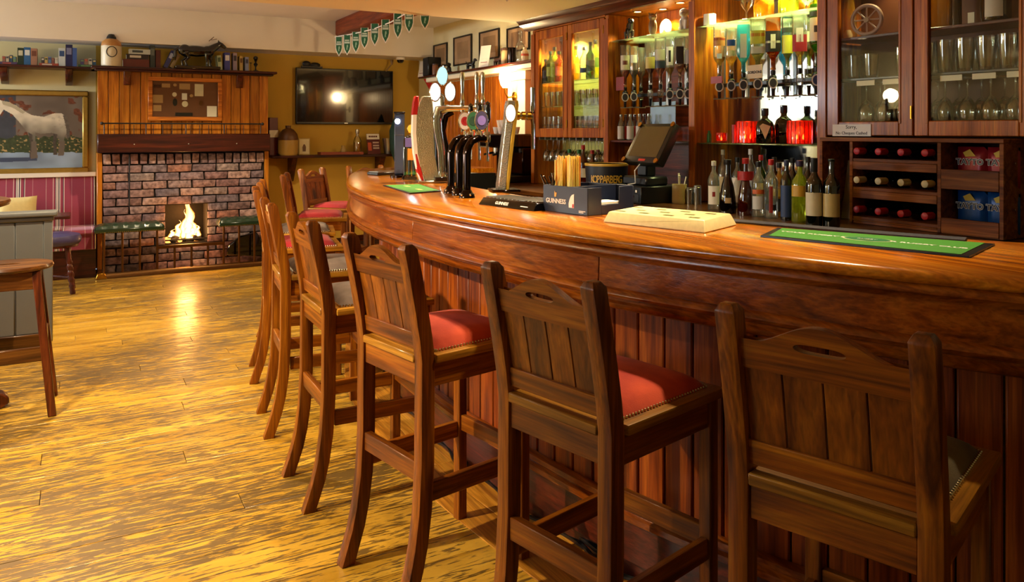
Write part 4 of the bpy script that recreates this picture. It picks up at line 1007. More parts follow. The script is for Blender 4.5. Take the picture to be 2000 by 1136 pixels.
# spirits on the back counter, right bay (x front to back)
B = [(1394, 3.16, .275, .036, 'std', 'clear', '#d8d4c8', [(.12, .50, 1.1, '#e8e2d4'), (.28, .38, .25, '#8a1c18')], 'clear bourbon bottle with white label, leftmost before the mirror', 3.2),
     (1412, 3.50, .33, .033, 'tall', 'clear', '#c8c4b4', [(.2, .5, 1, '#c8b890')], 'tall slim clear bottle with silver top behind the bourbon', 3.2),
     (1421, 3.10, .29, .052, 'cone', 'dark', '#1a1410', [(.2, .3, .35, '#b89868')], 'dark bell shaped cream liqueur bottle next to bourbon', None),
     (1440, 3.40, .29, .034, 'std', 'clear', '#16140f', [(.1, .6, 1.2, '#e0dcd0')], 'white frosted liqueur bottle behind the dark bell bottle', None),
     (1456, 3.12, .30, .046, 'cone', 'red', '#b01c1c', [(.62, .78, 1.4, '#a81818')], 'dark red liqueur bottle with red wax neck', None),
     (1466, 3.45, .34, .033, 'tall', 'clear', '#e4e4e0', [(.3, .6, 1, '#b8c4c8')], 'tall clear vodka bottle behind the red wax bottle', None),
     (1481, 3.12, .285, .037, 'std', 'clear', '#181614', [(.42, .50, 1.1, '#c85c1c'), (.14, .38, 1.1, '#c8c4bc')], 'clear bottle with orange and grey labels', None),
     (1486, 3.38, .31, .034, 'std', 'green', '#b42020', [(.2, .5, 1, '#d0b43c')], 'green bottle with red cap at back of the counter', None),
     (1506, 3.12, .30, .037, 'std', 'clear', '#c02020', [(.10, .55, .28, '#8c2418'), (.14, .24, .9, '#1c1a18')], 'clear vodka bottle with red cap and red sash', None),
     (1512, 3.40, .30, .035, 'wine', 'brown', '#1c1410', [(.2, .5, 1, '#d4c8a4')], 'brown bottle behind the red capped vodka', None),
     (1522, 3.22, .28, .034, 'std', 'gold', '#16140f', [(.38, .52, 1.2, '#c8a030'), (.1, .34, 1.2, '#1a1612')], 'golden rum bottle with yellow shoulder label', None),
     (1536, 3.13, .30, .032, 'tall', 'darkgreen', '#2c3050', [(.05, .58, 1.2, '#283c64')], 'slim dark blue bottle with ornate blue label', None),
     (1548, 3.40, .30, .035, 'std', 'dark', '#14120f', [(.2, .5, 1, '#a89468')], 'dark rum bottle at the back beside the blue bottle', None),
     (1562, 3.12, .30, .043, 'std', 'yellowgreen', '#3c2c4c', [(.42, .60, 1.1, '#c89828')], 'pale green bottle with yellow oval shoulder label', None),
     (1578, 3.36, .31, .034, 'wine', 'darkgreen', '#1a1814', [(.2, .5, 1, '#cfc8b0')], 'dark wine bottle behind the pale green bottle', None)]
for u, X, h, r, sh_, g, cap, labs, lab, _ in B:
    bottle(X, yx(u, X), ZC, h, r*.92, sh_, g, cap, labs, lab, 'spirits on the back counter')
for u, X, lab, col in ((1590, 3.03, 'left of two wine bottles with cream label on counter', '#d8cfae'), (1624, 3.07, 'right of two wine bottles with gold cream label on counter', '#c8b478')):
    bottle(X, yx(u, X), ZC, .315 if u > 1600 else .32, .038, 'wine', 'darkgreen', '#1c1a12', [(.16, .50, 1.25, col)], lab, 'wine bottles on the back counter', name='wine_bottle', cap_h=.2 if u < 1600 else .03)

# optics: inverted bottles on dispensers
def optic_row(specs, y0, y1, zo, lab, side):
    rl = thing('optic_rail', lab, 'rail', (0, 0, 0))
    MB().box(3.555, 3.575, y0, y1, zo-.012, zo+.012).build('rail_bar', M['black'], rl, bevel=.003)
    for k in range(5):
        yy = y0+.04+(y1-y0-.08)*k/4; MB().box(3.576, 3.59, yy-.012, yy+.012, zo-.08, zo+.30).build('rail_bracket', M['steel'], rl)
    for u, X, h, r, sh_, g, labs, fill, sq, badge, what in specs:
        y_ = yx(u, X)
        t = bottle(X, y_, zo+.0655, h*.95, r*.91, sh_, g, None, labs, '%s hanging upside down on %s optics' % (what, side), 'inverted bottles on the %s optics' % side, sq=sq, inv=True, fill=fill, rz=math.atan2(y_, X))
        od = thing('optic_measure', 'black spirit measure under the %s' % what, 'optic', (X, y_, zo), math.atan2(y_, X), 'optics of the %s row' % side)
        MB().lathe([(.011, .03), (.014, .045), (.014, .06), (.010, .0645)], 10).build('collar', M['black'], od)
        MB().lathe([(.014, -.03), (.021, -.02), (.021, .025), (.013, .034)], 12).build('chamber', M['glass'] if badge == 0 else M['black'], od)
        MB().lathe([(.005, -.085), (.009, -.08), (.011, -.04), (.014, -.031)], 10).build('spout', M['black'], od)
        MB().box(.016, .024, -.035, .035, -.09, -.082).build('lever', M['steel'], od)
        if badge:
            MB().prism([(.026*math.cos(a*PI/9), -.012+.032*math.sin(a*PI/9)) for a in range(18)], -.034, -.028, 'x').build('badge', pc('#e4e2da'), od)
            MB().prism([(.019*math.cos(a*PI/9), -.012+.025*math.sin(a*PI/9)) for a in range(18)], -.0355, -.0342, 'x').build('badge_print', pc('#34353c' if badge == 1 else '#2c3c6c'), od)
LB = [(1221, 3.50, .32, .040, 'std', 'clear', [(.25, .60, 1.1, '#d4c8a8'), (.38, .48, .5, '#6a2a1c')], 'amber', None, 1, 'whiskey bottle with cream label and red crest'),
      (1238, 3.50, .30, .034, 'std', 'clear', [(.22, .42, .8, '#e8e4dc')], 'brown', None, 1, 'dark rum bottle with small white label'),
      (1252, 3.60, .30, .034, 'std', 'clear', [], 'amber', None, 0, 'plain amber bottle behind the rum'),
      (1270, 3.50, .31, .042, 'squat', 'clear', [(.35, .62, 1.0, '#d8c468')], 'red', None, 0, 'port bottle with pale yellow label'),
      (1290, 3.50, .33, .043, 'std', 'clear', [(.50, .66, 1.3, '#2c3444'), (.25, .48, 1.2, '#c4bca4')], 'amber', None, 0, 'whiskey bottle with navy band'),
      (1308, 3.50, .33, .036, 'tall', 'clear', [(.22, .62, .7, '#e8e6e0'), (.3, .55, .25, '#1c1c1c')], 'gold', None, 1, 'whisky bottle with white and black vertical label'),
      (1328, 3.50, .32, .034, 'std', 'clear', [(.22, .60, .7, '#241c1c')], 'amber', 6, 1, 'square whiskey bottle with black label'),
      (1344, 3.54, .32, .031, 'std', 'clear', [(.3, .6, .9, '#c8ccd4')], 'brown', None, 1, 'bottle at the pillar with silver label')]
RB = [(1405, 3.50, .335, .042, 'tall', 'clear', [(.28, .45, 1.1, '#b07038'), (.30, .34, 1.1, '#a82820'), (.60, .70, .4, '#c8d4e8')], 'gold', None, 1, 'gin bottle with copper print'),
      (1428, 3.50, .29, .040, 'std', 'clear', [(.50, .62, .6, '#e4dca0'), (.26, .40, .7, '#2c3c84')], 'gold', None, 1, 'white wine coloured bottle with blue patch'),
      (1452, 3.50, .30, .042, 'std', 'blue', [(.20, .70, .45, '#cfe4ea')], None, 6, 1, 'bright blue square gin bottle'),
      (1480, 3.50, .33, .046, 'std', 'clear', [(.25, .50, 1.2, '#c8cc50'), (.30, .36, .9, '#c07c28'), (.55, .68, .8, '#c8d0c4')], 'yellowgreen', 6, 1, 'dry gin bottle with yellow green label'),
      (1510, 3.50, .33, .046, 'std', 'amber', [(.30, .68, 1.2, '#181614'), (.36, .62, .3, '#b8b0a0'), (.48, .52, .9, '#a8a094')], 'amber', 5, 1, 'large square whiskey bottle with black label'),
      (1538, 3.54, .31, .036, 'std', 'clear', [(.35, .70, 1.2, '#e0d848'), (.2, .3, 1, '#3c4438')], 'yellowgreen', None, 0, 'lemon gin bottle with bright yellow label'),
      (1562, 3.52, .33, .042, 'std', 'clear', [(.42, .72, 1.2, '#b02c38'), (.30, .55, .45, '#e4dcd8')], 'gold', 6, 0, 'bottle with crimson and white label'),
      (1580, 3.60, .31, .036, 'std', 'clear', [(.3, .5, 1, '#d8dcb0')], 'yellowgreen', None, 0, 'pale bottle behind the crimson label'),
      (1595, 3.50, .35, .042, 'wine', 'green', [(.22, .60, 1.2, '#e0d8bc'), (.35, .46, .35, '#1c1a16'), (.12, .2, 1.3, '#1c1814')], None, None, 2, 'green bottle with large cream label')]
optic_row(LB, 3.76, 4.58, 1.655, 'black optic rail of the left-hand spirits row', 'left-hand')
optic_row(RB, 2.80, 3.68, 1.685, 'black optic rail of the right-hand spirits row', 'right-hand')
# tan card sign and little red tag on the optics
def plate(name, label, cat, u0, v0, u1, v1, X, mat, txt=None, tm=None, size=.03, th=.004, bold=0):
    p, q = atx(u0, v0, X), atx(u1, v1, X)
    t = thing(name, label, cat, (X, (p.y+q.y)/2, q.z))
    w_, h_ = abs(p.y-q.y), p.z-q.z
    MB().box(-th, 0, -w_/2, w_/2, 0, h_).build('card', mat, t, bevel=.0008)
    if txt:
        for i, (s_, fz, k) in enumerate(txt): text(s_, size*k, tm, t, (-th-.0008, 0, h_*fz), FACE, bold=bold)
    return t
plate('gin_sign', 'tan card sign with dark lettering hung on right-hand optics', 'sign', 1461, 128, 1489, 152, 3.44, pc('#cfb684'), [('GORDONS', .45, 1)], M['ink'], .022, bold=.0006)
plate('optic_tag', 'small red and white tag at left end of the right-hand optics', 'tag', 1389, 150, 1411, 162, 3.45, pc('#a02c28'), None)
plate('optic_tag', 'red rectangular tag at left end of the left-hand optics', 'tag', 1204, 151, 1219, 176, 3.44, pc('#8c2018'), None)
plate('blue_card', 'pale blue frosted picture propped below the left-hand optics', 'card', 1271, 200, 1320, 246, 3.60, pc('#9cb8d8'))

# bottles in the narrow cabinet
NB = [(1068, 'green', '#1c2414', .26, 'std', [(.2, .5, 1.1, '#c4cc54')], 'green whiskey bottle with lime label'), (1078, 'yellowgreen', '#16180f', .29, 'std', [(.15, .55, 1.2, '#b8d43c')], 'lime yellow whiskey bottle with black cap'),
      (1061, 'dark', '#14120f', .20, 'std', [(.2, .5, 1, '#3c2418')], 'small dark bottle by the cabinet frame'), (1089, 'amber', '#24201c', .25, 'std', [(.2, .5, 1, '#d8682c')], 'orange labelled whiskey bottle'),
      (1124, 'gold', '#2c3418', .27, 'squat', [(.2, .48, 1, '#d8a424')], 'golden whiskey bottle in right door'), (1141, 'clear', '#a8acb0', .25, 'std', [(.2, .35, 1, '#2c4c84')], 'clear bottle with blue label'),
      (1153, 'green', '#16180f', .28, 'wine', [(.2, .5, 1, '#3c5c1c')], 'dark green whiskey bottle'), (1163, 'yellowgreen', '#1a1814', .31, 'std', [(.3, .55, 1, '#7cc43c')], 'tall lime bottle by the right frame')]
for u, g, cap, h, sh_, labs, lab in NB:
    X = 3.55 if u == 1163 else 3.46; u = {1061: 1066, 1068: 1075, 1078: 1083, 1089: 1092}.get(u, u); bottle(X, yx(u, X), 1.801, h, .036, sh_, g, cap, labs, lab+' on narrow cabinet top shelf', 'spirits in the narrow cabinet')

# mixers on the dark shelf: silver and red bottles
for i, u in enumerate((1213, 1222, 1231, 1240, 1249, 1258, 1267)):
    X = 3.47+.05*(i % 2)
    nm = ('silver', 'red')[i % 2]
    bottle(X, yx(u, X), 1.331, .185, .026, 'mini', 'clear' if i % 2 == 0 else 'red', '#c8c8c8', [(.05, .55, 1.3, '#b8b0a8' if i % 2 == 0 else '#b01c20')], '%s mixer bottle number %s from left on the dark shelf' % (nm, ['one', 'two', 'three', 'four', 'five', 'six', 'seven'][i]), 'mixer bottles on the dark shelf', name='mixer_bottle')
for u in (1253, 1286):
    X = 3.56; tag(MB().lathe([(0, 0), (.034, 0), (.038, .08), (.036, .08), (.032, .004), (0, .004)], 12, (X, yx(u, X), 1.331)).build('red_cup', pc('#8c1420')), 'dark red cup %s the till screen on the dark shelf' % ('left of' if u < 1270 else 'directly behind'), 'cup')

# soft drink bottles under the narrow cabinet
for u, X, cap, lab, g in ((1112, 3.42, '#1c6c2c', 'plastic water bottle with green cap, left one', 'clear'), (1131, 3.40, '#1c6c2c', 'plastic water bottle with green cap and blue label', 'clear'), (1139, 3.30, '#b02418', 'slim bottle with red and white top beside the water bottles', 'red'), (1157, 3.42, '#b02c20', 'dark sauce bottle with red top under narrow cabinet', 'red'), (1168, 3.52, '#7c1c1c', 'brown mixer bottle by the pillar under narrow cabinet', 'brown')):
    labs = [(.3, .62, 1.3, '#2c6cac')] if 'blue' in lab else [(.3, .5, 1.2, '#c8bca8')]
    bottle(X, yx(u, X), ZC, .30 if 'slim' not in lab else .34, .036, 'std', g, cap, labs, lab, 'bottles under the narrow cabinet', name='drink_bottle')
# ================================================================ RIGHT WALL BEYOND THE CABINETS
XS = 3.50; ZSH = 2.03
rs = thing('picture_shelf', 'long dark wooden shelf under framed prints on right wall', 'shelf', (0, 0, 0))
MB().box(XS, XW, 5.80, YW-.46, ZSH-.022, ZSH).build('shelf_board', M['mahog'], rs, bevel=.004)
MB().box(XS+.015, XW, 5.74, 8.3, ZSH-.075, ZSH-.023).build('cream_frieze', M['cream'], rs, bevel=.008)
MB().prism([(XS+.02, ZSH-.03), (XW, ZSH-.03), (XW, ZSH-.28), (XW-.03, ZSH-.28)], 8.32, 8.38, 'y').build('bracket', M['red'], rs, bevel=.004)
pb = MB().box(-.013, 0, -.0475, .0475, .952, ZSH-.08).mesh('wall_board', M['cab'], bevel=.003)
wr = bpy.data.objects['wall_right']
for i in range(27): link('wall_board', pb, wr, (XW, 5.77+.098*i, 0))
cp = tag(MB().box(XW-.10, XW-.015, 6.17, 6.50, ZC+.001, ZSH-.077).box(XW-.12, XW-.015, 6.13, 6.54, ZSH-.16, ZSH-.077).build('pilaster', M['cream'], bevel=.004), 'cream plaster pilaster behind the wall lamp', 'pilaster')
sc_ = thing('wall_lamp', 'glowing brass wall lamp with opal glass shade', 'lamp', (XW-.102, 6.36, 1.72))
MB().lathe([(0, 0), (.045, .0), (.045, .008), (.02, .02), (0, .03)], 18, ax='x').build('backplate', M['brass'], sc_).rotation_euler = (0, 0, PI)
MB().tube([(0, 0, 0), (-.07, 0, -.01), (-.10, 0, .03), (-.10, 0, .09)], .008, 8).build('arm', M['brass'], sc_)
MB().lathe([(.025, .08), (.045, .11), (.06, .17), (.055, .22), (.042, .25)], 18, (-.10, 0, 0)).build('shade', glow('opal_glow', (1, .72, .34, 1), 14), sc_)
lamp('wall_lamp_light', 'POINT', (XW-.30, 6.36, 1.90), 26, (1, .70, .34), shadow_soft_size=.06)
ck = thing('coat_hooks', 'dark wood hook rail beside the cream pilaster', 'hook rail', (XW-.014, 5.93, 1.55))
MB().box(-.02, 0, -.05, .05, -.12, .30).build('board', M['mahog'], ck, bevel=.004)
for z in (-.02, .18): MB().tube([(-.02, 0, z), (-.08, 0, z-.01), (-.09, 0, z+.03)], .006, 6).build('hook', M['iron'], ck)

prt = [plain('sepia_print_%d' % i, C(c), .55, .35, 9) for i, c in enumerate(('#8c6c48', '#94744e', '#8a6a46', '#7c5c3c'))]
for i, (u0, u1, v0, v1) in enumerate([(847, 873, 62, 114), (886, 921, 52, 108), (936, 975, 36, 92), (990, 1034, 36, 75)]):
    X = XW-.012; p, q = atx(u0, v0, X), atx(u1, v1, X); zt = [2.41, 2.44, 2.43, 2.40][i]; zb_ = [2.14, 2.12, 2.13, 2.16][i]
    t = thing('framed_print', ['small framed sepia print furthest along the shelf wall', 'second framed sepia print from far corner', 'third framed sepia print from far corner', 'framed dark print nearest the glazed cabinet'][i], 'picture', (XW, (p.y+q.y)/2, zb_), 0, 'framed prints on the right wall')
    w2, h_ = abs(p.y-q.y)/2, zt-zb_
    MB().box(-.02, -.001, -w2, -w2+.016, 0, h_).box(-.02, -.001, w2-.016, w2, 0, h_).box(-.02, -.001, -w2+.016, w2-.016, 0, .016).box(-.02, -.001, -w2+.016, w2-.016, h_-.016, h_).build('frame', M['black'], t, bevel=.002)
    MB().box(-.008, -.001, -w2+.016, w2-.016, .016, h_-.016).build('mount', plain('tan_mount', C('#a8845c'), .7) if i == 0 else bpy.data.materials['tan_mount'], t)
    MB().box(-.0095, -.0082, -w2*.62, w2*.62, h_*.22, h_*.80).build('print', prt[i], t)
def sx(u): return atx(u, 130, XS+.09).y
def lat(name, label, cat, X, Y, z, prof, mat, n=16, parts=()):
    t = thing(name, label, cat, (X, Y, z)); MB().lathe(prof, n).build('body', mat, t)
    for nm, pr_, mt in parts: MB().lathe(pr_, n).build(nm, mt, t)
    return t
XO = XS+.09
sp = thing('wall_speaker', 'small black loudspeaker at far end of the picture shelf', 'speaker', (XO+.02, 8.34, ZSH))
MB().box(-.08, .08, -.08, .08, 0, .22).build('cabinet', M['black'], sp, bevel=.008); MB().box(-.084, -.0805, -.07, .07, .012, .208).build('grille', plain('grille', C('#1c1c1e'), .8, .3, 200), sp)
def tent_card(u, X, w_, h_, label, rz=.3):
    t = thing('menu_card', label, 'card', (X, atx(u, 130, X).y, ZSH), rz)
    MB().prism([(-.03, 0), (-.027, 0), (.012, h_), (.009, h_)], -w_/2, w_/2, 'y').build('card', M['paper'], t)
    for k in range(5): MB().box(-.0215+.0075*k-.001, -.0205+.0075*k, -w_*.32, w_*.32, h_*(.22+.14*k), h_*(.22+.14*k)+.006).build('print_line', pc('#8c3c30'), t)
tent_card(826, XO-.03, .12, .19, 'white tent card at far end of the shelf'); tent_card(948, XO-.03, .14, .22, 'larger white tent card in middle of the shelf')
lat('can', 'grey tin beside the far tent card', 'tin', XO+.02, sx(838), ZSH, [(.03, 0), (.03, .10), (.028, .105), (0, .105)], M['steel'])
lat('candle_jar', 'brown candle jar on the picture shelf', 'jar', XO, sx(850), ZSH, [(.034, 0), (.036, .02), (.036, .11), (.03, .12), (0, .12)], pc('#8a5a3c'), parts=[('lid', [(.037, .12), (.037, .135), (0, .135)], pc('#4a2c1c'))])
def animal(name, label, cat, loc, rz, mat, bits):
    t = thing(name, label, cat, loc, rz); mb = MB()
    for kind, *a in bits:
        if kind == 'b': mb.ball(a[0], a[1], 12, 8)
        else: mb.tube(a[0], a[1], 8)
    o = mb.build('body', mat, t)
    md = o.modifiers.new('blend', 'REMESH'); md.mode = 'VOXEL'; md.voxel_size = a and bits_v(bits); md.use_smooth_shade = True
    return t
def bits_v(bits):
    m_ = max(max(abs(c) for c in (a[0] if k == 'b' else a[0][0])) for k, *a in bits); return max(.0025, m_/45)
blk = plain('black_ceramic', C('#120e0c'), .35, .2)
def dog(s, sit=False):
    if sit: return [('b', (0, 0, .35*s), (.22*s, .2*s, .34*s)), ('b', (.12*s, 0, .75*s), (.2*s, .17*s, .19*s)), ('b', (.3*s, 0, .7*s), (.13*s, .09*s, .09*s)), ('t', [(.15*s, .1*s, .45*s), (.2*s, .1*s, .02*s)], [.08*s, .06*s]), ('t', [(.15*s, -.1*s, .45*s), (.2*s, -.1*s, .02*s)], [.08*s, .06*s]), ('b', (-.05*s, .16*s, .12*s), (.2*s, .1*s, .12*s)), ('b', (-.05*s, -.16*s, .12*s), (.2*s, .1*s, .12*s)), ('b', (.06*s, .15*s, .76*s), (.06*s, .05*s, .13*s)), ('b', (.06*s, -.15*s, .76*s), (.06*s, .05*s, .13*s))]
    L_ = [('b', (0, 0, .5*s), (.42*s, .17*s, .18*s)), ('t', [(.3*s, 0, .55*s), (.45*s, 0, .78*s)], [.14*s, .1*s]), ('b', (.5*s, 0, .85*s), (.16*s, .12*s, .13*s)), ('b', (.64*s, 0, .80*s), (.12*s, .07*s, .07*s)), ('t', [(-.4*s, 0, .58*s), (-.55*s, 0, .8*s)], [.05*s, .02*s])]
    for x in (-.3, .3):
        for yv in (-.1, .1): L_.append(('t', [(x*s, yv*s, .45*s), (x*s*1.05, yv*s, .02*s)], [.09*s, .055*s]))
    return L_
animal('dog_figurine', 'small black seated dog figurine on the shelf', 'figurine', (XO, sx(877), ZSH), -2.4, blk, dog(.13, True))
animal('dog_figurine', 'small black standing dog figurine on the shelf', 'figurine', (XO, sx(919), ZSH), -1.2, blk, dog(.125))
animal('horse_figurine', 'little brown horse figurine beside the large tent card', 'figurine', (XO, sx(972), ZSH), -1.4, pc('#4a2814'), dog(.12))
lat('storage_jar', 'patterned cream jar with dark lid on shelf', 'jar', XO, sx(986), ZSH, [(.035, 0), (.038, .02), (.036, .12), (.03, .14), (0, .14)], pc('#b89c74'), parts=[('lid', [(.04, .14), (.04, .16), (.01, .17), (0, .17)], pc('#4a3020'))])
lat('tankard', 'dark pewter tankard beside the cream jar', 'tankard', XO, sx(999), ZSH, [(.042, 0), (.044, .02), (.038, .15), (.04, .155), (0, .155)], M['darkchrome'])
lat('decanter', 'tall clear glass decanter on the shelf near the cabinet', 'decanter', XO, sx(1016), ZSH, [(.04, 0), (.043, .02), (.043, .15), (.03, .18), (.014, .20), (.014, .24), (.02, .25)], M['glass'], parts=[('stopper', [(.012, .25), (.02, .27), (.012, .30), (0, .305)], M['glass'])])
lat('stone_bottle', 'small cream stoneware bottle at near end of shelf', 'bottle', XO-.02, sx(1029), ZSH, [(.033, 0), (.035, .01), (.035, .08), (.025, .10), (.016, .11), (.018, .13), (0, .13)], pc('#d8c4a0'), parts=[('band', [(.0355, .05), (.0355, .07)], pc('#b84c2c'))])

# ================================================================ TV WALL
tv = thing('television', 'large flat black wall television reflecting the room lights', 'television', (0, YW, 0))
a, b_ = aty(578, 180, YW-.06).x, aty(768, 180, YW-.06).x; z0, z1 = 1.475, 2.12
MB().box(a, b_, -.06, -.022, z0, z1).build('housing', M['black'], tv, bevel=.006)
MB().box(a+.012, b_-.012, -.0615, -.0602, z0+.025, z1-.012).build('screen', plain('tv_screen', C('#060606'), .10, .02, coat=.6), tv)
MB().box((a+b_)/2-.02, (a+b_)/2+.02, -.0622, -.0602, z0+.008, z0+.016).build('maker_badge', M['steel'], tv)
MB().box((a+b_)/2-.2, (a+b_)/2+.2, -.022, -.001, z0+.15, z1-.15).build('wall_bracket', M['black'], tv)
tc_ = thing('toy_train', 'small dark ornament resting on top of the television', 'ornament', ((aty(610, 125, 8.88).x), 8.905, 2.1205))
MB().box(-.12, .12, -.02, .02, 0, .02).ball((-.06, 0, .045), (.05, .02, .035), 10, 6).ball((.04, 0, .035), (.06, .02, .03), 10, 6).build('body', M['iron'], tc_, bevel=0)
dm = thing('dome_camera', 'white dome security camera under the bulkhead', 'camera', (aty(782, 112, 8.62).x, 8.62, 2.264))
MB().lathe([(0, 0), (.05, 0), (.055, -.02), (.05, -.03), (0, -.03)], 18).build('housing', M['paper'], dm); MB().lathe([(.042, -.03), (.04, -.05), (.025, -.066), (0, -.07)], 18).build('dome', M['blackg'], dm)
wc = thing('wall_spotlight', 'thin tan bracket spotlight on the corner wall', 'spotlight', (aty(752, 125, YW-.02).x, YW, 2.10))
MB().tube([(0, 0, 0), (0, -.06, .02), (.05, -.12, .10)], .009, 8).build('arm', pc('#8c6c3c'), wc); MB().lathe([(.012, 0), (.022, .06), (0, .06)], 12).build('head', pc('#8c6c3c'), wc).location = (.05, -.12, .09)
ts = thing('wall_ledge', 'wooden ledge below the television holding jars and menus', 'shelf', (0, 0, 0))
ZT = 1.125
MB().box(1.86, 3.30, 8.68, YW, ZT-.03, ZT).build('shelf_board', M['mahog_x'], ts, bevel=.006)
for u in (573, 745): MB().prism([(8.72, ZT-.03), (YW, ZT-.03), (YW, ZT-.30), (YW-.04, ZT-.30)], aty(u, 300, 8.8).x-.03, aty(u, 300, 8.8).x+.03, 'x').build('bracket', M['mahog'], ts, bevel=.004)
YO = 8.80
def tx(u, Y=YO): return aty(u, 300, Y).x
lat('stoneware_jar', 'large brown and cream stoneware flagon on the ledge', 'jar', tx(562), YO-.02, ZT, [(.10, 0), (.11, .02), (.11, .19), (.10, .235), (.06, .285), (.028, .30), (.03, .33), (0, .33)], pc('#a8843c'), 22, [('glazed_top', [(.1105, .17), (.111, .19), (.101, .236), (.061, .286), (.029, .301), (.031, .331), (0, .332)], pc('#5c3818'))])
bx = thing('bottle_box', 'tall red and black whiskey gift box by chimney breast', 'box', (tx(531, 8.86), 8.86, ZT), .2)
MB().box(-.05, .05, -.05, .05, 0, .42).build('carton', pc('#5c1414'), bx, bevel=.003); MB().box(-.051, .051, -.0505, -.0502, .20, .28).build('label', pc('#d8d0c0'), bx)
fr_ = thing('framed_notice', 'small framed print of a jug on the ledge', 'picture', (tx(595), YO+.02, ZT), 0)
MB().box(-.065, .065, -.008, .008, 0, .19).build('frame', pc('#b89c54'), fr_, bevel=.003); MB().box(-.055, .055, -.0095, -.0082, .012, .178).build('sheet', pc('#e0d4a8'), fr_); MB().prism([(-.02, .04), (.015, .04), (.018, .09), (.006, .12), (-.010, .12), (-.022, .09)], -.0105, -.0096, 'y').build('jug_drawing', pc('#6a4828'), fr_)
MB().box(-.09, .09, -.05, .05, -.0, .0).build('stand', M['mahog_x'], fr_) if False else None
rd = thing('wooden_tray', 'long flat red wooden tray lying on the ledge', 'tray', (tx(664), YO-.03, ZT)); MB().box(-.24, .24, -.06, .06, 0, .012).build('base', pc('#8c3c20'), rd); MB().box(-.24, .24, -.07, -.06, 0, .03).box(-.24, .24, .06, .07, 0, .03).box(-.25, -.24, -.07, .07, 0, .03).box(.24, .25, -.07, .07, 0, .03).build('rim', pc('#8c3c20'), rd)
lat('salt_pot', 'little pale pot standing in the red tray', 'pot', tx(669), YO-.03, ZT+.0125, [(.03, 0), (.034, .04), (.02, .07), (.024, .09), (0, .09)], pc('#a88c50'))
lat('soda_siphon', 'clear glass soda siphon on the ledge', 'siphon', tx(698), YO, ZT, [(.045, 0), (.048, .02), (.048, .15), (.03, .20), (.018, .215), (.018, .24)], M['glass'], 16, [('head', [(.02, .24), (.024, .26), (.02, .29), (0, .295)], M['steel']), ('liquid', [(0, .004), (.044, .004), (.045, .14), (0, .14)], gl('gold', 0, 0, 0))])
mn = thing('menu_stand', 'upright maroon and white drinks menu on the ledge', 'menu', (tx(729), YO, ZT), .15)
MB().prism([(-.03, 0), (-.025, 0), (.02, .24), (.015, .24)], -.085, .085, 'x').build('card', pc('#5c1c1c'), mn)
mn2 = MB().prism([(-.0325, .18), (.0, .18), (.012, .238), (.0115, .238), (-.001, .181)], -.08, .08, 'x'); mn2 = MB().prism([(.0020, .172), (.0028, .172), (.0146, .236), (.0138, .236)], -.083, .083, 'x').build('white_heading', M['paper'], mn)
for k_, (x_, w_) in enumerate(((-.05, .02), (-.027, .018), (-.004, .02), (.019, .018), (.042, .02))): MB().prism([(.0058, .196), (.0062, .196), (.0098, .216), (.0094, .216)], x_-w_/2+.004, x_+w_/2+.004, 'x').build('heading_letter', pc('#5c2c28'), mn)
for z_ in (.125, .09, .06): MB().prism([(-.0305+z_*.1875-.001, z_), (-.0301+z_*.1875-.001, z_), (-.0301+(z_+.018)*.1875-.001, z_+.018), (-.0305+(z_+.018)*.1875-.001, z_+.018)], -.01, .07, 'x').build('print_line', pc('#c8b0a8'), mn)
MB().prism([(-.022, .04), (-.0218, .04), (-.0043, .135), (-.0045, .135)], -.075, -.03, 'x').build('drink_picture', pc('#c05030'), mn).location = (0, -.002, 0)
bk = lat('metal_bucket', 'galvanised metal bucket at right end of the ledge', 'bucket', tx(760), YO, ZT, [(.06, 0), (.062, .01), (.085, .18), (.088, .185), (.082, .185), (.058, .02), (0, .02)], M['steel'], 20)
# green sack hanging at the corner
tag(MB().tube([(3.29, 8.55, .30), (3.29, 8.55, 1.0), (3.27, 8.57, 1.2), (3.27, 8.6, 1.4), (3.28, 8.62, 1.5), (3.28, 8.64, 1.6)], [.02, .05, .09, .085, .05, .008], 10).build('green_umbrella', plain('green_cloth', C('#14382c'), .8, .2)), 'folded dark green parasol standing beyond the bar taps', 'parasol')

# ================================================================ MANTEL SHELF: BOOKS AND ORNAMENTS
def book(x, Y, z, th, h, d, colr, label, lean=0, flat=False, band=None):
    t = thing('book', label, 'book', (x, Y, z), 0, 'books on the long mantel shelf')
    m = Matrix.Rotation(lean, 4, 'Y') if not flat else Matrix.Identity(4)
    c = MB(); p_ = MB(); c.T = p_.T = m
    if not flat:
        c.box(-th/2, th/2, -d/2, -d/2+.004, 0, h).box(-th/2, -th/2+.003, -d/2+.004, d/2, 0, h).box(th/2-.003, th/2, -d/2+.004, d/2, 0, h)
        p_.box(-th/2+.003, th/2-.003, -d/2+.005, d/2-.004, .004, h-.004)
    else:
        c.box(-h/2, h/2, -d/2, -d/2+.004, 0, th).box(-h/2, h/2, -d/2+.004, d/2, 0, .003).box(-h/2, h/2, -d/2+.004, d/2, th-.003, th)
        p_.box(-h/2+.004, h/2-.004, -d/2+.005, d/2-.004, .003, th-.003)
    c.build('cover', pc(colr), t); p_.build('pages', pc('#d8ccae'), t)
    if band:
        b2 = MB(); b2.T = m
        if not flat: b2.box(-th*.36, th*.36, -d/2-.001, -d/2-.0002, h*.55, h*.85)
        else: b2.box(-h*.35, h*.15, -d/2-.001, -d/2-.0002, th*.3, th*.75)
        b2.build('spine_print', pc(band), t)
ZB1, ZB2 = 2.0225, 2.0255
YB = 8.76
def bxp(u, Y): return aty(u, 120, Y).x
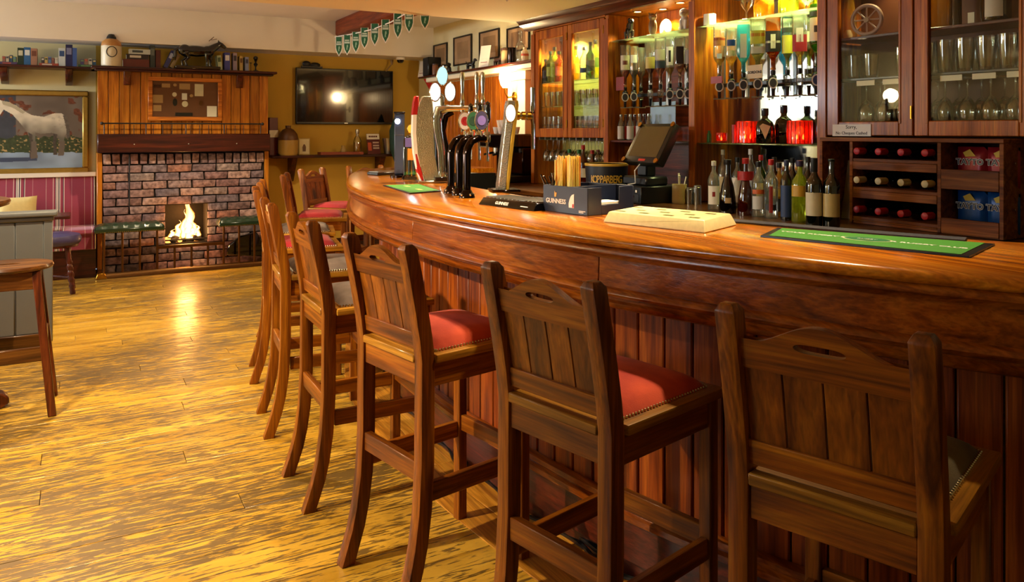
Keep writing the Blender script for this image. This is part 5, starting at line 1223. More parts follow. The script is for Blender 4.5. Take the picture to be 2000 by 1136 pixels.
words = {'#1c3424': 'dark green', '#2c64a0': 'blue', '#a07864': 'tan', '#c8d4dc': 'pale', '#1c2058': 'navy', '#3c5ca8': 'mid blue', '#443c78': 'violet', '#8c6a4c': 'brown'}
vert = [(41, .038, .11, '#1c3424', '#c8c8b0', 'dark green upright book at left of the shelf'), (54, .042, .115, '#2c64a0', '#d8e0e4', 'bright blue upright book with pale print'), (67, .04, .11, '#a07864', '#6a3c2c', 'tan upright book beside the blue one'),
        (121, .044, .12, '#c8d4dc', '#2c4c84', 'pale upright paperback with blue print'), (135, .045, .145, '#1c2058', '#7c80a8', 'tall navy upright book'), (146, .028, .125, '#3c5ca8', None, 'slim blue book beside the tall navy book')]
for u, th, h, c1_, c2_, lab in vert: book(bxp(u, YB), YB, ZB1, th*1.3, h*1.48, .13, c1_, lab, 0, False, c2_)
rbk = random.Random(8)
flat_cols = ['#4a3c6c', '#8c6454', '#c0b4a0', '#2c4c6c', '#6c8c5c', '#a84c3c', '#3c3c44', '#c8a868', '#5c7ca8', '#7c4c4c', '#d0ccc0', '#34543c']
ci = 0
for (u0, u1, vtop, where) in ((0, 35, 109, 'far left stack'), (76, 116, 109, 'middle stack'), (152, 190, 109, 'right stack')):
    x0, x1 = bxp(u0, YB), bxp(u1, YB); n = int((x1-x0)/.034); 
    book((x0+x1)/2, YB, ZB1, .026, x1-x0-.006, .13, flat_cols[ci % 12], '%s book lying flat at the bottom of the %s' % (['violet', 'brown', 'cream', 'blue', 'green', 'red', 'charcoal', 'sand', 'sky blue', 'maroon', 'white', 'forest'][ci % 12], where), 0, True, flat_cols[(ci+5) % 12]); ci += 1
    for k in range(n):
        book(x0+.02+(x1-x0-.03)*(k+.5)/n, YB, ZB1+.0265, (x1-x0-.04)/n-.002, .052+.006*(k % 3), .12, flat_cols[ci % 12], '%s small upright paperback, place %s in the %s' % (['violet', 'brown', 'cream', 'blue', 'green', 'red', 'charcoal', 'sand', 'sky blue', 'maroon', 'white', 'forest'][ci % 12], ['one', 'two', 'three', 'four', 'five', 'six', 'seven', 'eight'][k], where), 0, False, flat_cols[(ci+4) % 12]); ci += 1
YD = 8.56
jx = bxp(217, YD)
lat('stoneware_jar', 'tall cream stoneware flagon with black ring mark on mantel', 'jar', jx, YD-.07, ZB2, [(.085, 0), (.09, .015), (.09, .20), (.082, .235), (.05, .262), (.028, .27), (.03, .295), (0, .295)], pc('#c8bca0'), 22, [('brown_shoulder', [(.0905, .195), (.0908, .202), (.0828, .236), (.0508, .263)], pc('#a87438')), ('stopper', [(.045, .27), (.04, .285), (.025, .31), (0, .315)], M['iron'])])
bpy.data.objects[-1] if False else None
mk = MB().tube([(.045*math.cos(k*PI/10), -.0925+.012*abs(math.cos(k*PI/10))**2, .135+.05*math.sin(k*PI/10)) for k in range(20)], .004, 5, closed=True)
mk.build('ring_mark', M['ink'], [o for o in COL.objects if o.get('label', '').startswith('tall cream stoneware')][0])
yb2 = YD
book(bxp(265, yb2), yb2, ZB2, .078, .235, .15, '#5c2418', 'thick dark red book lying flat under the stack', 0, True); book(bxp(268, yb2), yb2, ZB2+.079, .05, .20, .14, '#241c1c', 'black book in middle of the flat stack', 0, True, '#c8c4b8'); book(bxp(272, yb2), yb2, ZB2+.130, .05, .19, .14, '#b0b8b4', 'pale grey book on top of flat stack', 0, True, '#3c4448')
book(bxp(297, yb2), yb2, ZB2, .044, .225, .13, '#2c3430', 'tall dark upright book beside the flat stack', 0, False, '#5c6460'); book(bxp(308, yb2), yb2, ZB2, .045, .18, .13, '#4a1c10', 'dark brown upright book in shadow', 0, False)
book(bxp(322, yb2), yb2, ZB2+.010, .040, .185, .12, '#34386c', 'navy book leaning right toward the horse', .42, False, '#a8acc4'); book(bxp(333, yb2), yb2, ZB2+.012, .034, .15, .12, '#8c744c', 'tan book leaning against the navy book', .5, False)
for u, th, h, c1_, c2_, lab in ((429, .034, .10, '#a8b48c', '#4c5c3c', 'pale green book leaning by the horse figure'), (442, .046, .125, '#3c4494', '#d0d0d8', 'blue and white upright book right of the horse'), (457, .032, .125, '#8c7c8c', '#2c2430', 'mauve upright book right of the blue one'), (469, .026, .105, '#b09454', '#5c3c1c', 'thin sand book near the mantel end'), (480, .03, .10, '#7c84a4', '#3c3c4c', 'small grey blue book near the mantel end')):
    book(bxp(u, yb2), yb2, ZB2+(.005 if u == 429 else 0), th*1.2, h*1.5, .13, c1_, lab, -.12 if u == 429 else 0, False, c2_)
# racehorse figure
hs = thing('horse_sculpture', 'black racehorse sculpture on plinth standing on the mantel', 'sculpture', (bxp(386, 8.455), 8.455, ZB2))
MB().box(-.15, .15, -.05, .05, 0, .022).build('plinth', M['blackg'], hs, bevel=.004)
hb_ = MB()
hb_.ball((-.01, 0, .135), (.105, .036, .042), 14, 10).ball((-.085, 0, .138), (.045, .036, .045), 12, 8).ball((.07, 0, .138), (.045, .035, .042), 12, 8)
hb_.tube([(.08, 0, .145), (.12, 0, .175), (.148, 0, .195)], [.034, .026, .02], 10).tube([(.135, 0, .203), (.165, 0, .190), (.192, 0, .168)], [.020, .017, .011], 10)
for q in (-.008, .008): hb_.tube([(.142, q, .205), (.140, q*1.3, .228)], [.007, .002], 6)
for pth in ([(.08, .018, .115), (.092, .018, .075), (.085, .018, .045), (.09, .018, .022)], [(.065, -.018, .115), (.06, -.018, .075), (.062, -.018, .045), (.06, -.018, .022)], [(-.09, .018, .12), (-.075, .018, .085), (-.105, .018, .06), (-.098, .018, .022)], [(-.08, -.018, .12), (-.06, -.018, .085), (-.085, -.018, .058), (-.075, -.018, .022)]):
    hb_.tube(pth, [.022, .012, .008, .010], 8)
hb_.tube([(-.125, 0, .155), (-.148, 0, .135), (-.152, 0, .085), (-.148, 0, .06)], [.010, .013, .013, .004], 8)
hs.scale = (1.42, 1.3, 1.35); o = hb_.build('body', M['blackg'], hs); md = o.modifiers.new('blend', 'REMESH'); md.mode = 'VOXEL'; md.voxel_size = .0035; md.use_smooth_shade = True
MB().tube([(.075, 0, .215), (.11, 0, .25), (.09, 0, .225), (.13, 0, .235)], .0025, 5).build('wire_reins', M['bronze'], hs)
hg = thing('hourglass_stand', 'small dark ornament with black ball at mantel end', 'ornament', (bxp(499, 8.55), 8.54, ZB2))
MB().lathe([(.03, 0), (.03, .012), (.008, .02), (.006, .05), (.022, .08), (.006, .105), (.02, .12), (0, .125)], 14).build('stem', M['iron'], hg); MB().ball((0, 0, .145), .024, 12, 8).build('ball', M['blackg'], hg)
hg2 = lat('brass_frame', 'little bronze lantern ornament beside the black ball ornament', 'ornament', bxp(490, 8.55), 8.55, ZB2, [(.02, 0), (.02, .01), (.004, .015), (.004, .09), (.018, .095), (0, .1)], M['bronze'])

# ================================================================ BUNTING
bt = thing('bunting_string', 'white bunting cord slung under the timber beam', 'bunting', (0, 0, 0))
BX = 2.46
def bpt(u, v):
    return atx(u, v, BX)
cord = [(654, 72), (690, 66), (729, 57), (764, 43), (800, 22), (838, 8)]
pts = [bpt(*c) for c in cord]
MB().tube([tuple(p) for p in pts], .006, 6).build('cord', M['paper'], bt)
flag_dark = plain('flag_green', C('#1c5c38'), .7, .15); 
def flag_mesh():
    W2, Hh = .042, .20; out = [(-W2, 0), (W2, 0), (W2, -.12), (W2*.75, -.155), (0, -Hh), (-W2*.75, -.155), (-W2, -.12)]
    k = .84; inn = [(x*k, -.01+(z+.01)*.93) for x, z in out]
    return MB().prism(out, -.001, .001, 'y').mesh('flag_border', M['paper']), MB().prism(inn, -.0018, .0018, 'y').mesh('flag_field', flag_dark)
fb, ff = flag_mesh()
pm1 = MB().box(-.026, .026, -.0026, -.0019, -.060, -.048).box(-.030, .030, -.0026, -.0019, -.085, -.066).mesh('flag_words', pc('#b8c8b8')); pm2 = MB().prism([(-.004, -.10), (.008, -.095), (.012, -.115), (.004, -.13), (.006, -.15), (-.004, -.14), (-.010, -.155), (-.006, -.12)], -.0026, -.0019, 'y').mesh('flag_emblem', pc('#8cb89c'))
ordn = ['first', 'second', 'third', 'fourth', 'fifth', 'sixth', 'seventh', 'eighth', 'ninth']
for i, (u, v, vt) in enumerate([(662, 72, 110), (678, 68, 108), (695, 62, 104), (712, 54, 96), (732, 46, 90), (753, 38, 85), (777, 26, 76), (799, 17, 65), (830, 12, 58)]):
    p = bpt(u, v); hh = (vt-v)*fwd(p.x, p.y)/F_PX
    t = thing('bunting_flag', '%s green and white shield bunting flag from the fireplace end' % ordn[i], 'flag', tuple(p), -.55, 'green bunting flags')
    for nm, me in (('flag_border', fb), ('flag_field', ff), ('flag_words', pm1), ('flag_emblem', pm2)):
        o = link(nm, me, t); o.scale = (.9, 1, hh/.20)
p = atz(990, 3, 2.19)
t = thing('bunting_flag', 'tip of a white edged flag hanging at top of picture', 'flag', (p.x, p.y, ZL-.001), -.5); 
o = link('flag_border', fb, t); o.scale = (1, 1, (ZL-2.19)/.20); o = link('flag_field', ff, t); o.scale = (1, 1, (ZL-2.19)/.20)
# ================================================================ THINGS ON THE BAR TOP
ZT1 = BZ+.0008
def flatpoly(pix, z): return [(lambda p: (p.x, p.y))(atz(u, v, z)) for u, v in pix]
def frame_of(a, b_):  # heading of the line a->b
    return math.atan2(b_[1]-a[1], b_[0]-a[0])
# bar mats
def mat(label, corners, field, edge, inset):
    t = thing('bar_mat', label, 'bar mat'); P = [Vector(c) for c in flatpoly(corners, BZ)]
    t.location = (P[0].x, P[0].y, ZT1); L_ = [p-P[0] for p in P]
    MB().prism([tuple(p) for p in L_], 0, .004).build('rubber_base', edge, t)
    c = sum(L_, Vector((0, 0)))/4; ex = (L_[1]-L_[0]).normalized(); ey = Vector((-ex.y, ex.x))
    q = []
    for p in L_:
        d = p-c; q.append(tuple(p-ex*math.copysign(inset[0], d.dot(ex))-ey*math.copysign(inset[1], d.dot(ey))))
    MB().prism(q, .0041, .0052).build('printed_field', field, t)
    return t, c, ex, ey, L_
gf = plain('mat_green', C('#347c14'), .75, .15, 60)
t, c, ex, ey, L_ = mat('long green bar mat reading YOUR RUGBY PUB and YOUR RUGBY CLUB', [(1485, 463), (1893, 504), (1943, 479), (1519, 447)], gf, M['black'], (.02, .012))
ang = math.atan2(ex.y, ex.x); Lm = (L_[1]-L_[0]).length
for s_, k in (('YOUR RUGBY PUB', -.255), ('YOUR RUGBY CLUB', .235)):
    p = c+ex*(k*Lm); text(s_, .0205, M['paper'], t, (p.x, p.y, .0056), (0, 0, ang), sx=1.3, ext=.0003, bold=.0006)
def ell(c, rx, ry, z0, z1, ex, ey, nm, m_):
    MB().prism([tuple(c+ex*(rx*math.cos(k*PI/14))+ey*(ry*math.sin(k*PI/14))) for k in range(28)], z0, z1).build(nm, m_, t)
ell(c, .065, .040, .0053, .0056, ex, ey, 'crest_border', pc('#c8c89c')); ell(c, .059, .036, .0057, .0060, ex, ey, 'crest', pc('#1c6c3c'))
text('RUGBY', .016, M['paper'], t, (c.x, c.y, .0063), (0, 0, ang), ext=.0002); text('CLUB', .010, M['gold'], t, ((c-ey*.017).x, (c-ey*.017).y, .0063), (0, 0, ang), ext=.0002)
t, c, ex, ey, L_ = mat('small green bar mat at the far bend of bar', [(748, 363), (800, 379), (862, 374), (820, 361)], gf, M['black'], (.015, .012))
for k in (-.12, .12):
    o = MB().box(-.04, .04, -.012, .012, .0053, .0056).build('faded_print', pc('#a8b45c'), t); o.location = ((c+ex*k).x, (c+ex*k).y, 0); o.rotation_euler = (0, 0, math.atan2(ex.y, ex.x))
# gold tray box (bullion shaped)
gbar = thing('gold_box', 'pale gold bullion shaped box lying on the bar', 'box')
b4 = [Vector(p) for p in flatpoly([(1177, 434), (1377, 456), (1440, 440)], BZ)]; b4.append(b4[0]+(b4[2]-b4[1]))
gbar.location = (b4[0].x, b4[0].y, ZT1); b4 = [p-b4[0] for p in b4]; cc = sum(b4, Vector((0, 0)))/4; t4 = [cc+(p-cc)*.93 for p in b4]
for k in range(4):
    d = (b4[k]-cc); t4[k] = b4[k]-Vector((math.copysign(.013, (b4[k]-cc).dot(Vector((1, 0)))), math.copysign(.016, (b4[k]-cc).dot(Vector((0, 1))))))
hz = .036; gold_m = plain('pale_gold', C('#eee0a4'), .38, .15, 60, metal=.15)
MB().add([(p.x, p.y, 0) for p in b4]+[(p.x, p.y, hz) for p in t4], [(3, 2, 1, 0), (4, 5, 6, 7), (0, 1, 5, 4), (1, 2, 6, 5), (2, 3, 7, 6), (3, 0, 4, 7)]).build('body', gold_m, gbar, bevel=.003)
ex = (t4[1]-t4[0]); ey = (t4[3]-t4[0])
for i in range(7):
    for j in range(3):
        if (i+j) % 2 == 0:
            p = t4[0]+ex*(.08+.13*i)+ey*(.16+.3*j); e1, e2 = ex.normalized()*.018, ey.normalized()*.010
            MB().add([(q.x, q.y, hz+.0006) for q in (p-e1-e2, p+e1-e2, p+e1+e2, p-e1+e2)], [(0, 1, 2, 3)]).build('stamp', pc('#6c6428'), gbar)
# drip tray and stout font
tr = thing('drip_tray', 'black drip tray with white lettering and steel grid', 'drip tray')
f4 = [Vector(p) for p in flatpoly([(934, 399), (1042, 413)], BZ)]; exd = (f4[1]-f4[0]).normalized(); eyd = Vector((-exd.y, exd.x)); Wd = (f4[1]-f4[0]).length; Dd = .17
tr.location = (f4[0].x, f4[0].y, ZT1); tr.rotation_euler = (0, 0, math.atan2(exd.y, exd.x))
MB().add([(0, 0, 0), (Wd, 0, 0), (Wd, Dd, 0), (0, Dd, 0), (.012, .016, .028), (Wd-.006, .016, .028), (Wd-.006, Dd-.006, .028), (.012, Dd-.006, .028)], [(3, 2, 1, 0), (4, 5, 6, 7), (0, 1, 5, 4), (1, 2, 6, 5), (2, 3, 7, 6), (3, 0, 4, 7)]).build('tray', M['blackg'], tr, bevel=.002)
for k in range(14): MB().tube([(.02+(Wd-.035)*k/13, .025, .031), (.02+(Wd-.035)*k/13, Dd-.014, .031)], .0022, 5).build('grid_bar', M['steel'], tr)
tilt = math.atan2(.028, .016)
text('GUINNESS', .018, M['paper'], tr, (Wd*.42, .0072, .0135), (tilt, 0, 0), ext=.0003, bold=.0003); o = MB().box(-.022, .022, -.0015, .0015, -.0003, .0003).build('small_print', M['paper'], tr); o.location = (Wd*.82, .0062, .0115); o.rotation_euler = (tilt, 0, 0)

# napkin caddy
cd = thing('napkin_caddy', 'navy napkin and straw caddy with white lettering and harp emblem', 'caddy')
c3 = [Vector(p) for p in flatpoly([(1061, 411), (1147, 422), (1196, 409)], BZ)]
exc = (c3[1]-c3[0]).normalized(); eyc = Vector((-exc.y, exc.x)); Wc = (c3[1]-c3[0]).length; Dc = max(.13, abs((c3[2]-c3[1]).dot(eyc)))
cd.location = (c3[0].x, c3[0].y, ZT1); cd.rotation_euler = (0, 0, math.atan2(exc.y, exc.x)); hc_ = .097
MB().box(0, Wc, 0, .004, 0, hc_).box(0, Wc, Dc-.004, Dc, 0, hc_).box(0, .004, .004, Dc-.004, 0, hc_).box(Wc*.62, Wc*.62+.004, .004, Dc-.004, 0, hc_).box(.004, Wc-.004, .004, Dc-.004, 0, .004).build('box', M['navy'], cd, bevel=.001)
MB().box(Wc-.004, Wc, .004, Dc*.30, 0, hc_).box(Wc-.004, Wc, Dc*.68, Dc-.004, 0, hc_).box(Wc-.004, Wc, Dc*.30, Dc*.68, 0, hc_*.35).build('slotted_end', M['navy'], cd, bevel=.001)
text('GUINNESS', .024, M['paper'], cd, (Wc*.30, -.0006, .040), (PI/2, 0, 0), ext=.0004, bold=.0004)
MB().prism([(Wc*.27, .056), (Wc*.31, .056), (Wc*.325, .074), (Wc*.30, .070), (Wc*.275, .078), (Wc*.27, .07)], -.001, -.0001, 'y').build('harp_emblem', M['gold'], cd)
MB().prism([(Wc*.60, .022), (Wc*.60+.028, .022), (Wc*.60+.028, .072)]+[(Wc*.60+.028-.030*math.cos(a_), .022+.05*math.sin(a_)) for a_ in (1.2, .9, .6, .3)], -.001, -.0001, 'y').build('white_arc', M['paper'], cd)
MB().prism([(Wc*.60+.018, .023), (Wc*.60+.027, .023), (Wc*.60+.027, .036), (Wc*.60+.020, .036)], -.0016, -.0011, 'y').build('red_spot', M['red'], cd)
MB().box(Wc*.82, Wc*.96, -.001, -.0001, .012, .015).box(Wc*.82, Wc*.92, -.001, -.0001, .007, .010).build('small_print', M['paper'], cd)
nk = thing('napkin_stack', 'white paper napkins stacked in the open end of caddy', 'napkins', tuple(cd.location), cd.rotation_euler.z)
for k in range(8): MB().box(Wc*.66, Wc-.006, Dc*.28, Dc*.72, .0045+.005*k, .0045+.005*k+.004).build('napkin', M['paper'], nk, bevel=.001)
rs_ = random.Random(4)
def straws(label, n, x0, x1, h, cols, r_=.0028, spread=.1, y1=.085):
    t = thing('straw_bundle', label, 'straws', tuple(cd.location), cd.rotation_euler.z)
    for k in range(n):
        x, yv = rs_.uniform(x0, x1), rs_.uniform(.02, y1); hh = h*rs_.uniform(.93, 1.04)
        MB().tube([(x, yv, .005), (x+rs_.uniform(-spread, spread)*.1, yv+rs_.uniform(-spread, spread)*.1, hh)], r_, 6).build('straw', cols[k % len(cols)], t)
ys_, os_ = pc('#f0d468'), pc('#e08428')
straws('yellow and orange drinking straws standing in the caddy', 90, Wc*.17, Wc*.50, .200, [ys_, ys_, pc('#f0dc8c'), os_, ys_], .003, .05)
straws('short black straws fanned out at left of the caddy', 30, Wc*.05, Wc*.13, .135, [M['blackg']], .0028, .55)

# ---------------------------------------------------------------- beer fonts
def bpos(u, v): p = atz(u, v, BZ); return p.x, p.y
lit = glow('lit_lens', (1, .97, .9, 1), 1.6); litp = glow('lit_lens_pink', (1, .72, .74, 1), 1.3); litb = glow('lit_lens_blue', (.42, .85, .98, 1), 1.3)
def oval(mb_parent, c, rx, rz, th, mat_, nm, back=None, rot=0):
    """oval badge whose face looks along local -Y"""
    pts = [(c[0]+rx*math.cos(k*PI/12), c[2]+rz*math.sin(k*PI/12)) for k in range(24)]
    if back: 
        o = MB().prism([(c[0]+(p[0]-c[0])*1.14, c[2]+(p[1]-c[2])*1.12) for p in pts], c[1], c[1]+th, 'y').build(nm+'_rim', back, mb_parent, bevel=.003)
    return MB().prism(pts, c[1]-.002, c[1]-.0001, 'y').build(nm, mat_, mb_parent)
FA = -YAW*0.55      # fonts turned toward the customers' side
# slim navy column with spot light
x, y_ = bpos(780, 346); t = thing('beer_font', 'slim dark navy column beer font with bright top light', 'beer font', (x, y_, ZT1), -.35); f_ = fwd(x, y_)/F_PX
Hh = (346-222)*f_
MB().box(-.032, .032, -.03, .03, .02, Hh).build('column', pc('#2c3448'), t, bevel=.006); MB().lathe([(.06, 0), (.06, .012), (.04, .02), (0, .02)], 18).build('base', M['darkchrome'], t)
MB().box(-.036, .036, -.034, .034, Hh, Hh+.012).build('top_cap', M['black'], t, bevel=.003); o = MB().lathe([(0, 0), (.017, 0), (.014, .006), (0, .009)], 14, ax='y').build('spot_light', glow('cool_led', (.85, .9, 1, 1), 25), t); o.location = (-.012, -.031, Hh-.05); o.rotation_euler = (0, 0, PI)
MB().box(.0325, .0335, -.028, .028, .02, Hh).build('steel_edge', M['steel'], t); MB().box(-.033, .033, -.0312, -.0305, Hh*.66, Hh*.665).build('band', M['steel'], t)
# dark fluted cluster beside it
x, y_ = bpos(797, 350); t = thing('beer_font', 'low cluster of three black bent tubes beside navy column', 'beer font', (x, y_, ZT1), -.3); f_ = fwd(x, y_)/F_PX
for k in range(3): MB().tube([(.028*k-.02, 0, 0), (.028*k-.02, 0, .20), (.028*k-.015, .015, .245), (.028*k+.005, .05, .262), (.028*k+.02, .09, .262)], .011, 10).build('tube', M['blackg'], t); MB().lathe([(.02, 0), (.018, .012), (.012, .02)], 12, (.028*k-.02, 0, 0)).build('flange', M['darkchrome'], t)
oval(t, (.015, -.02, .31), .02, .025, .02, pc('#c89c34'), 'badge', M['chrome'])
x, y_ = bpos(812, 352); t = thing('promo_card_holder', 'clear acrylic card holder with orange and purple card', 'card holder', (x, y_+.05, ZT1), -.4)
MB().box(-.05, .05, -.003, .003, .0, .26).build('acrylic', M['glass'], t); MB().box(-.045, .045, -.0045, -.0032, .20, .255).build('purple_print', pc('#5c4c84'), t); MB().box(-.03, .045, -.0045, -.0032, .12, .19).build('orange_print', pc('#d87c24'), t); MB().box(-.06, .06, -.03, .03, 0, .006).build('foot', M['glass'], t)
# tall red and white leaning font
x, y_ = bpos(836, 357); t = thing('beer_font', 'tall curved red and white beer font with silver sides', 'beer font', (x, y_, ZT1), -.25); f_ = fwd(x, y_)/F_PX
prof = [(836, 355), (829, 335), (822, 300), (819, 260), (820, 225), (822, 200), (824, 188)]
secs = [((u-836)*f_, (357-v)*f_) for u, v in prof]
def slab(secs, w_, d_, nm, mat_, dy=0, x_off=0):
    vs = []
    for (xx, zz), ww in zip(secs, w_): vs += [(xx-ww/2+x_off, dy, zz), (xx+ww/2+x_off, dy, zz), (xx+ww/2+x_off, dy+d_, zz), (xx-ww/2+x_off, dy+d_, zz)]
    n = len(secs); fs = [(i*4+k, i*4+(k+1) % 4, (i+1)*4+(k+1) % 4, (i+1)*4+k) for i in range(n-1) for k in range(4)]+[(3, 2, 1, 0), tuple((n-1)*4+k for k in range(4))]
    return MB().add(vs, fs).build(nm, mat_, t, bevel=.003)
silv = plain('hammered_silver', C('#a8a890'), .3, .35, 160, .5, metal=.8)
slab(secs, [.085, .095, .10, .105, .10, .075, .045], .06, 'body', silv, 0, .03)
slab(secs, [.028, .026, .026, .026, .026, .024, .018], .062, 'white_front', M['paper'], -.001, -.028)
slab(secs[4:], [.030, .028, .020], .064, 'red_flash', M['red'], -.002, -.028); slab(secs[:3], [.016, .028, .012], .064, 'red_flash', M['red'], -.002, -.028)
MB().box(-.06, .10, -.03, .10, 0, .012).build('base', M['steel'], t, bevel=.003); MB().box(.03, .12, -.06, .04, .0125, .035).build('drip_box', M['blackg'], t, bevel=.004)
# lit black lens font
x, y_ = bpos(842, 356); t = thing('beer_font', 'black beer font with cream lit oval lens behind red font', 'beer font', (x+.09, y_+.12, ZT1), -.35)
MB().tube([(0, 0, 0), (0, 0, .30), (0, .01, .38)], [.022, .02, .03], 14).build('neck', M['blackg'], t); oval(t, (0, -.03, .445), .033, .058, .04, glow('cream_lens', (1, .9, .62, 1), 1.4), 'lens', M['blackg'])
# chrome T bar with three lit lenses
x, y_ = bpos(871, 356); t = thing('beer_font', 'chrome curved beer font crowned by three glowing oval lenses', 'beer font', (x, y_+.05, ZT1), -.45); f_ = fwd(x, y_)/F_PX
MB().lathe([(.045, 0), (.045, .01), (.028, .03), (.024, .06)], 18).build('foot', M['chrome'], t)
MB().tube([(0, 0, .05), (-.005, 0, .18), (-.025, 0, .30), (-.03, 0, .37), (-.02, 0, .42), (.03, 0, .43), (.10, 0, .43), (.24, 0, .43)], [.024, .024, .026, .030, .030, .022, .018, .016], 14).build('swan_neck', M['chrome'], t)
MB().tube([(.03, .03, .05), (.02, .03, .2), (.0, .03, .3), (.02, .03, .385), (.06, .03, .41)], .018, 12).build('swan_neck', M['darkchrome'], t)
for (xx, zz, m_) in ((.0, .62, litb), (-.042, .525, litp), (.045, .525, lit)): oval(t, (xx, -.012, zz), .030, .052, .05, m_, 'lit_lens', M['chrome'])
MB().tube([(0, .01, .43), (0, .01, .50), (-.03, .01, .52)], .014, 10).build('lens_stem', M['chrome'], t)
for xx in (.115, .20, .235):
    MB().lathe([(.010, 0), (.014, .01), (.013, .05), (.009, .06), (.010, .09), (.015, .17), (.012, .20), (0, .205)], 12, (xx, 0, .44)).build('tap_handle', M['chrome'], t)
    MB().lathe([(.016, -.02), (.016, .02)], 12, (xx, 0, .43)).build('tap_body', M['chrome'], t); MB().tube([(xx, -.01, .42), (xx, -.03, .36), (xx, -.03, .29)], .007, 8).build('spout', M['chrome'], t)
# three dark cobras
cob = [(881, 377, '#b83038', '#e4dcd4'), (897, 381, '#1c3c2c', '#2c5c3c'), (912, 386, '#6c5c9c', '#34304c')]
for k, (u, v, c1_, c2_) in enumerate(cob):
    x, y_ = bpos(u, v)
    t = thing('beer_font', ['dark chrome cobra beer font with red and white badge', 'dark chrome cobra beer font with dark green badge', 'dark chrome cobra beer font with purple badge'][k], 'beer font', (x, y_, ZT1), -.30, 'three dark chrome cobra fonts')
    MB().tube([(0, 0, .01), (0, 0, .19), (.006, .004, .225), (.022, .015, .250), (.05, .03, .263), (.09, .05, .263)], .0175, 14).build('cobra_neck', M['darkchrome'], t)
    MB().lathe([(.036, 0), (.034, .012), (.026, .022), (.020, .034)], 16).build('foot', M['darkchrome'], t)
    for a_ in range(5): MB().ball((.032*math.cos(a_*1.256), .032*math.sin(a_*1.256), .014), .006, 8, 6).build('foot_bolt', M['chrome'], t)
    MB().lathe([(.014, 0), (.017, .01), (.017, .04), (.012, .05)], 12, (.10, .055, .245)).build('tap_body', M['chrome'], t)
    oval(t, (.07, .02, .345), .028, .042, .012, pc(c2_), 'badge', M['chrome']); oval(t, (.07, .0185, .345), .019, .022, .01, pc(c1_), 'badge_emblem')
    MB().tube([(.07, .03, .27), (.07, .03, .31)], .006, 8).build('badge_stem', M['chrome'], t)
    MB().lathe([(.008, 0), (.013, .02), (.014, .06), (.010, .085), (.013, .09), (0, .10)], 12, (.105, .06, .335)).build('tap_handle', M['blackg'], t); MB().tube([(.105, .06, .29), (.105, .06, .34)], .006, 8).build('handle_stem', M['chrome'], t)
    MB().tube([(.10, .045, .25), (.10, .03, .2), (.10, .03, .16)], .006, 8).build('spout', M['chrome'], t)
text('G', .035, M['red'], bpy.data.objects['beer_font'] if False else [o for o in COL.objects if o.get('label', '').endswith('red and white badge')][0], (.07, .0160, .345), (PI/2, 0, 0), 'badge_letter')
# silver leaning stout font
x, y_ = bpos(986, 374); t = thing('beer_font', 'tall leaning silver and gold beer font with glowing top lens', 'beer font', (x, y_, ZT1), -.30); f_ = fwd(x, y_)/F_PX
secs = [((u-986)*f_, (374-v)*f_) for u, v in ((985, 372), (988, 340), (992, 300), (997, 260), (1002, 225), (1004, 205), (1004, 196))]
slab(secs, [.040, .036, .034, .034, .040, .042, .030], .075, 'body', plain('pale_silver', C('#c8c8c0'), .22, .3, 120, .3, metal=.9), 0, -.012)
slab(secs, [.018, .018, .018, .018, .018, .018, .012], .077, 'gold_stripe', plain('amber_side', C('#b48c2c'), .3, .2, 40, metal=.6), -.001, .016)
oval(t, (secs[4][0]-.012, -.004, secs[4][1]+.01), .024, .042, .01, lit, 'lit_lens', M['chrome'])
MB().box(-.07, .07, -.05, .09, 0, .012).build('base', M['darkchrome'], t, bevel=.004)
zz = secs[4][1]; MB().tube([(.05, .04, zz), (.15, .06, zz-.005)], [.018, .016], 12).build('tap_arm', M['chrome'], t)
for k in range(3): MB().lathe([(.022, -.008), (.022, .008)], 12, (.075+.03*k, .045+.006*k, zz-.002), ax='x').build('collar', M['brass'], t)
MB().lathe([(.009, 0), (.013, .02), (.011, .06), (.012, .13), (0, .135)], 12, (.155, .06, zz+.01)).build('tap_handle', M['chrome'], t); MB().tube([(.15, .06, zz), (.155, .05, zz-.05), (.155, .05, zz-.17)], .009, 8).build('spout', M['chrome'], t)
# far drip tray on the bar's far end
x, y_ = bpos(752, 341); t = thing('drip_tray', 'small black drip tray at far end of the bar', 'drip tray', (x, y_, ZT1), .2); MB().box(-.10, .12, -.07, .07, 0, .02).build('tray', M['black'], t, bevel=.004); MB().box(-.09, .11, -.06, .06, .0205, .024).build('grid', M['steel'], t)

# ================================================================ BACK COUNTER THINGS
tl = thing('till', 'black touch screen till with cash drawer on back counter', 'till', (3.0, 3.738, ZC+.0005))
MB().box(0, .36, 0, .34, 0, .105).build('cash_drawer', M['black'], tl, bevel=.004); MB().box(-.004, -.0005, .02, .32, .012, .060).build('drawer_front', pc('#1c1c20'), tl, bevel=.001); MB().lathe([(.008, 0), (.008, .006), (0, .006)], 10, (-.010, .07, .045), ax='x').build('lock', M['brass'], tl); MB().box(-.0055, -.004, .035, .05, .07, .085).build('sticker', M['paper'], tl)
MB().box(.08, .26, .05, .29, .1055, .16).build('stand_foot', M['black'], tl, bevel=.01); MB().box(.14, .22, .12, .22, .16, .34).build('stand_neck', M['black'], tl, bevel=.01)
mo = bpy.data.objects.new('monitor', MB().box(-.06, .0, -.185, .185, -.14, .14).mesh('monitor', M['black'], bevel=.012, seg=2)); COL.objects.link(mo); mo.parent = tl; mo.location = (.165, .065, .345); mo.rotation_euler = (0, R(30), R(-4))
MB().box(-.0615, -.0602, -.15, .15, -.10, .115).build('screen', plain('till_screen', C('#4a3c24'), .22, .1), mo)
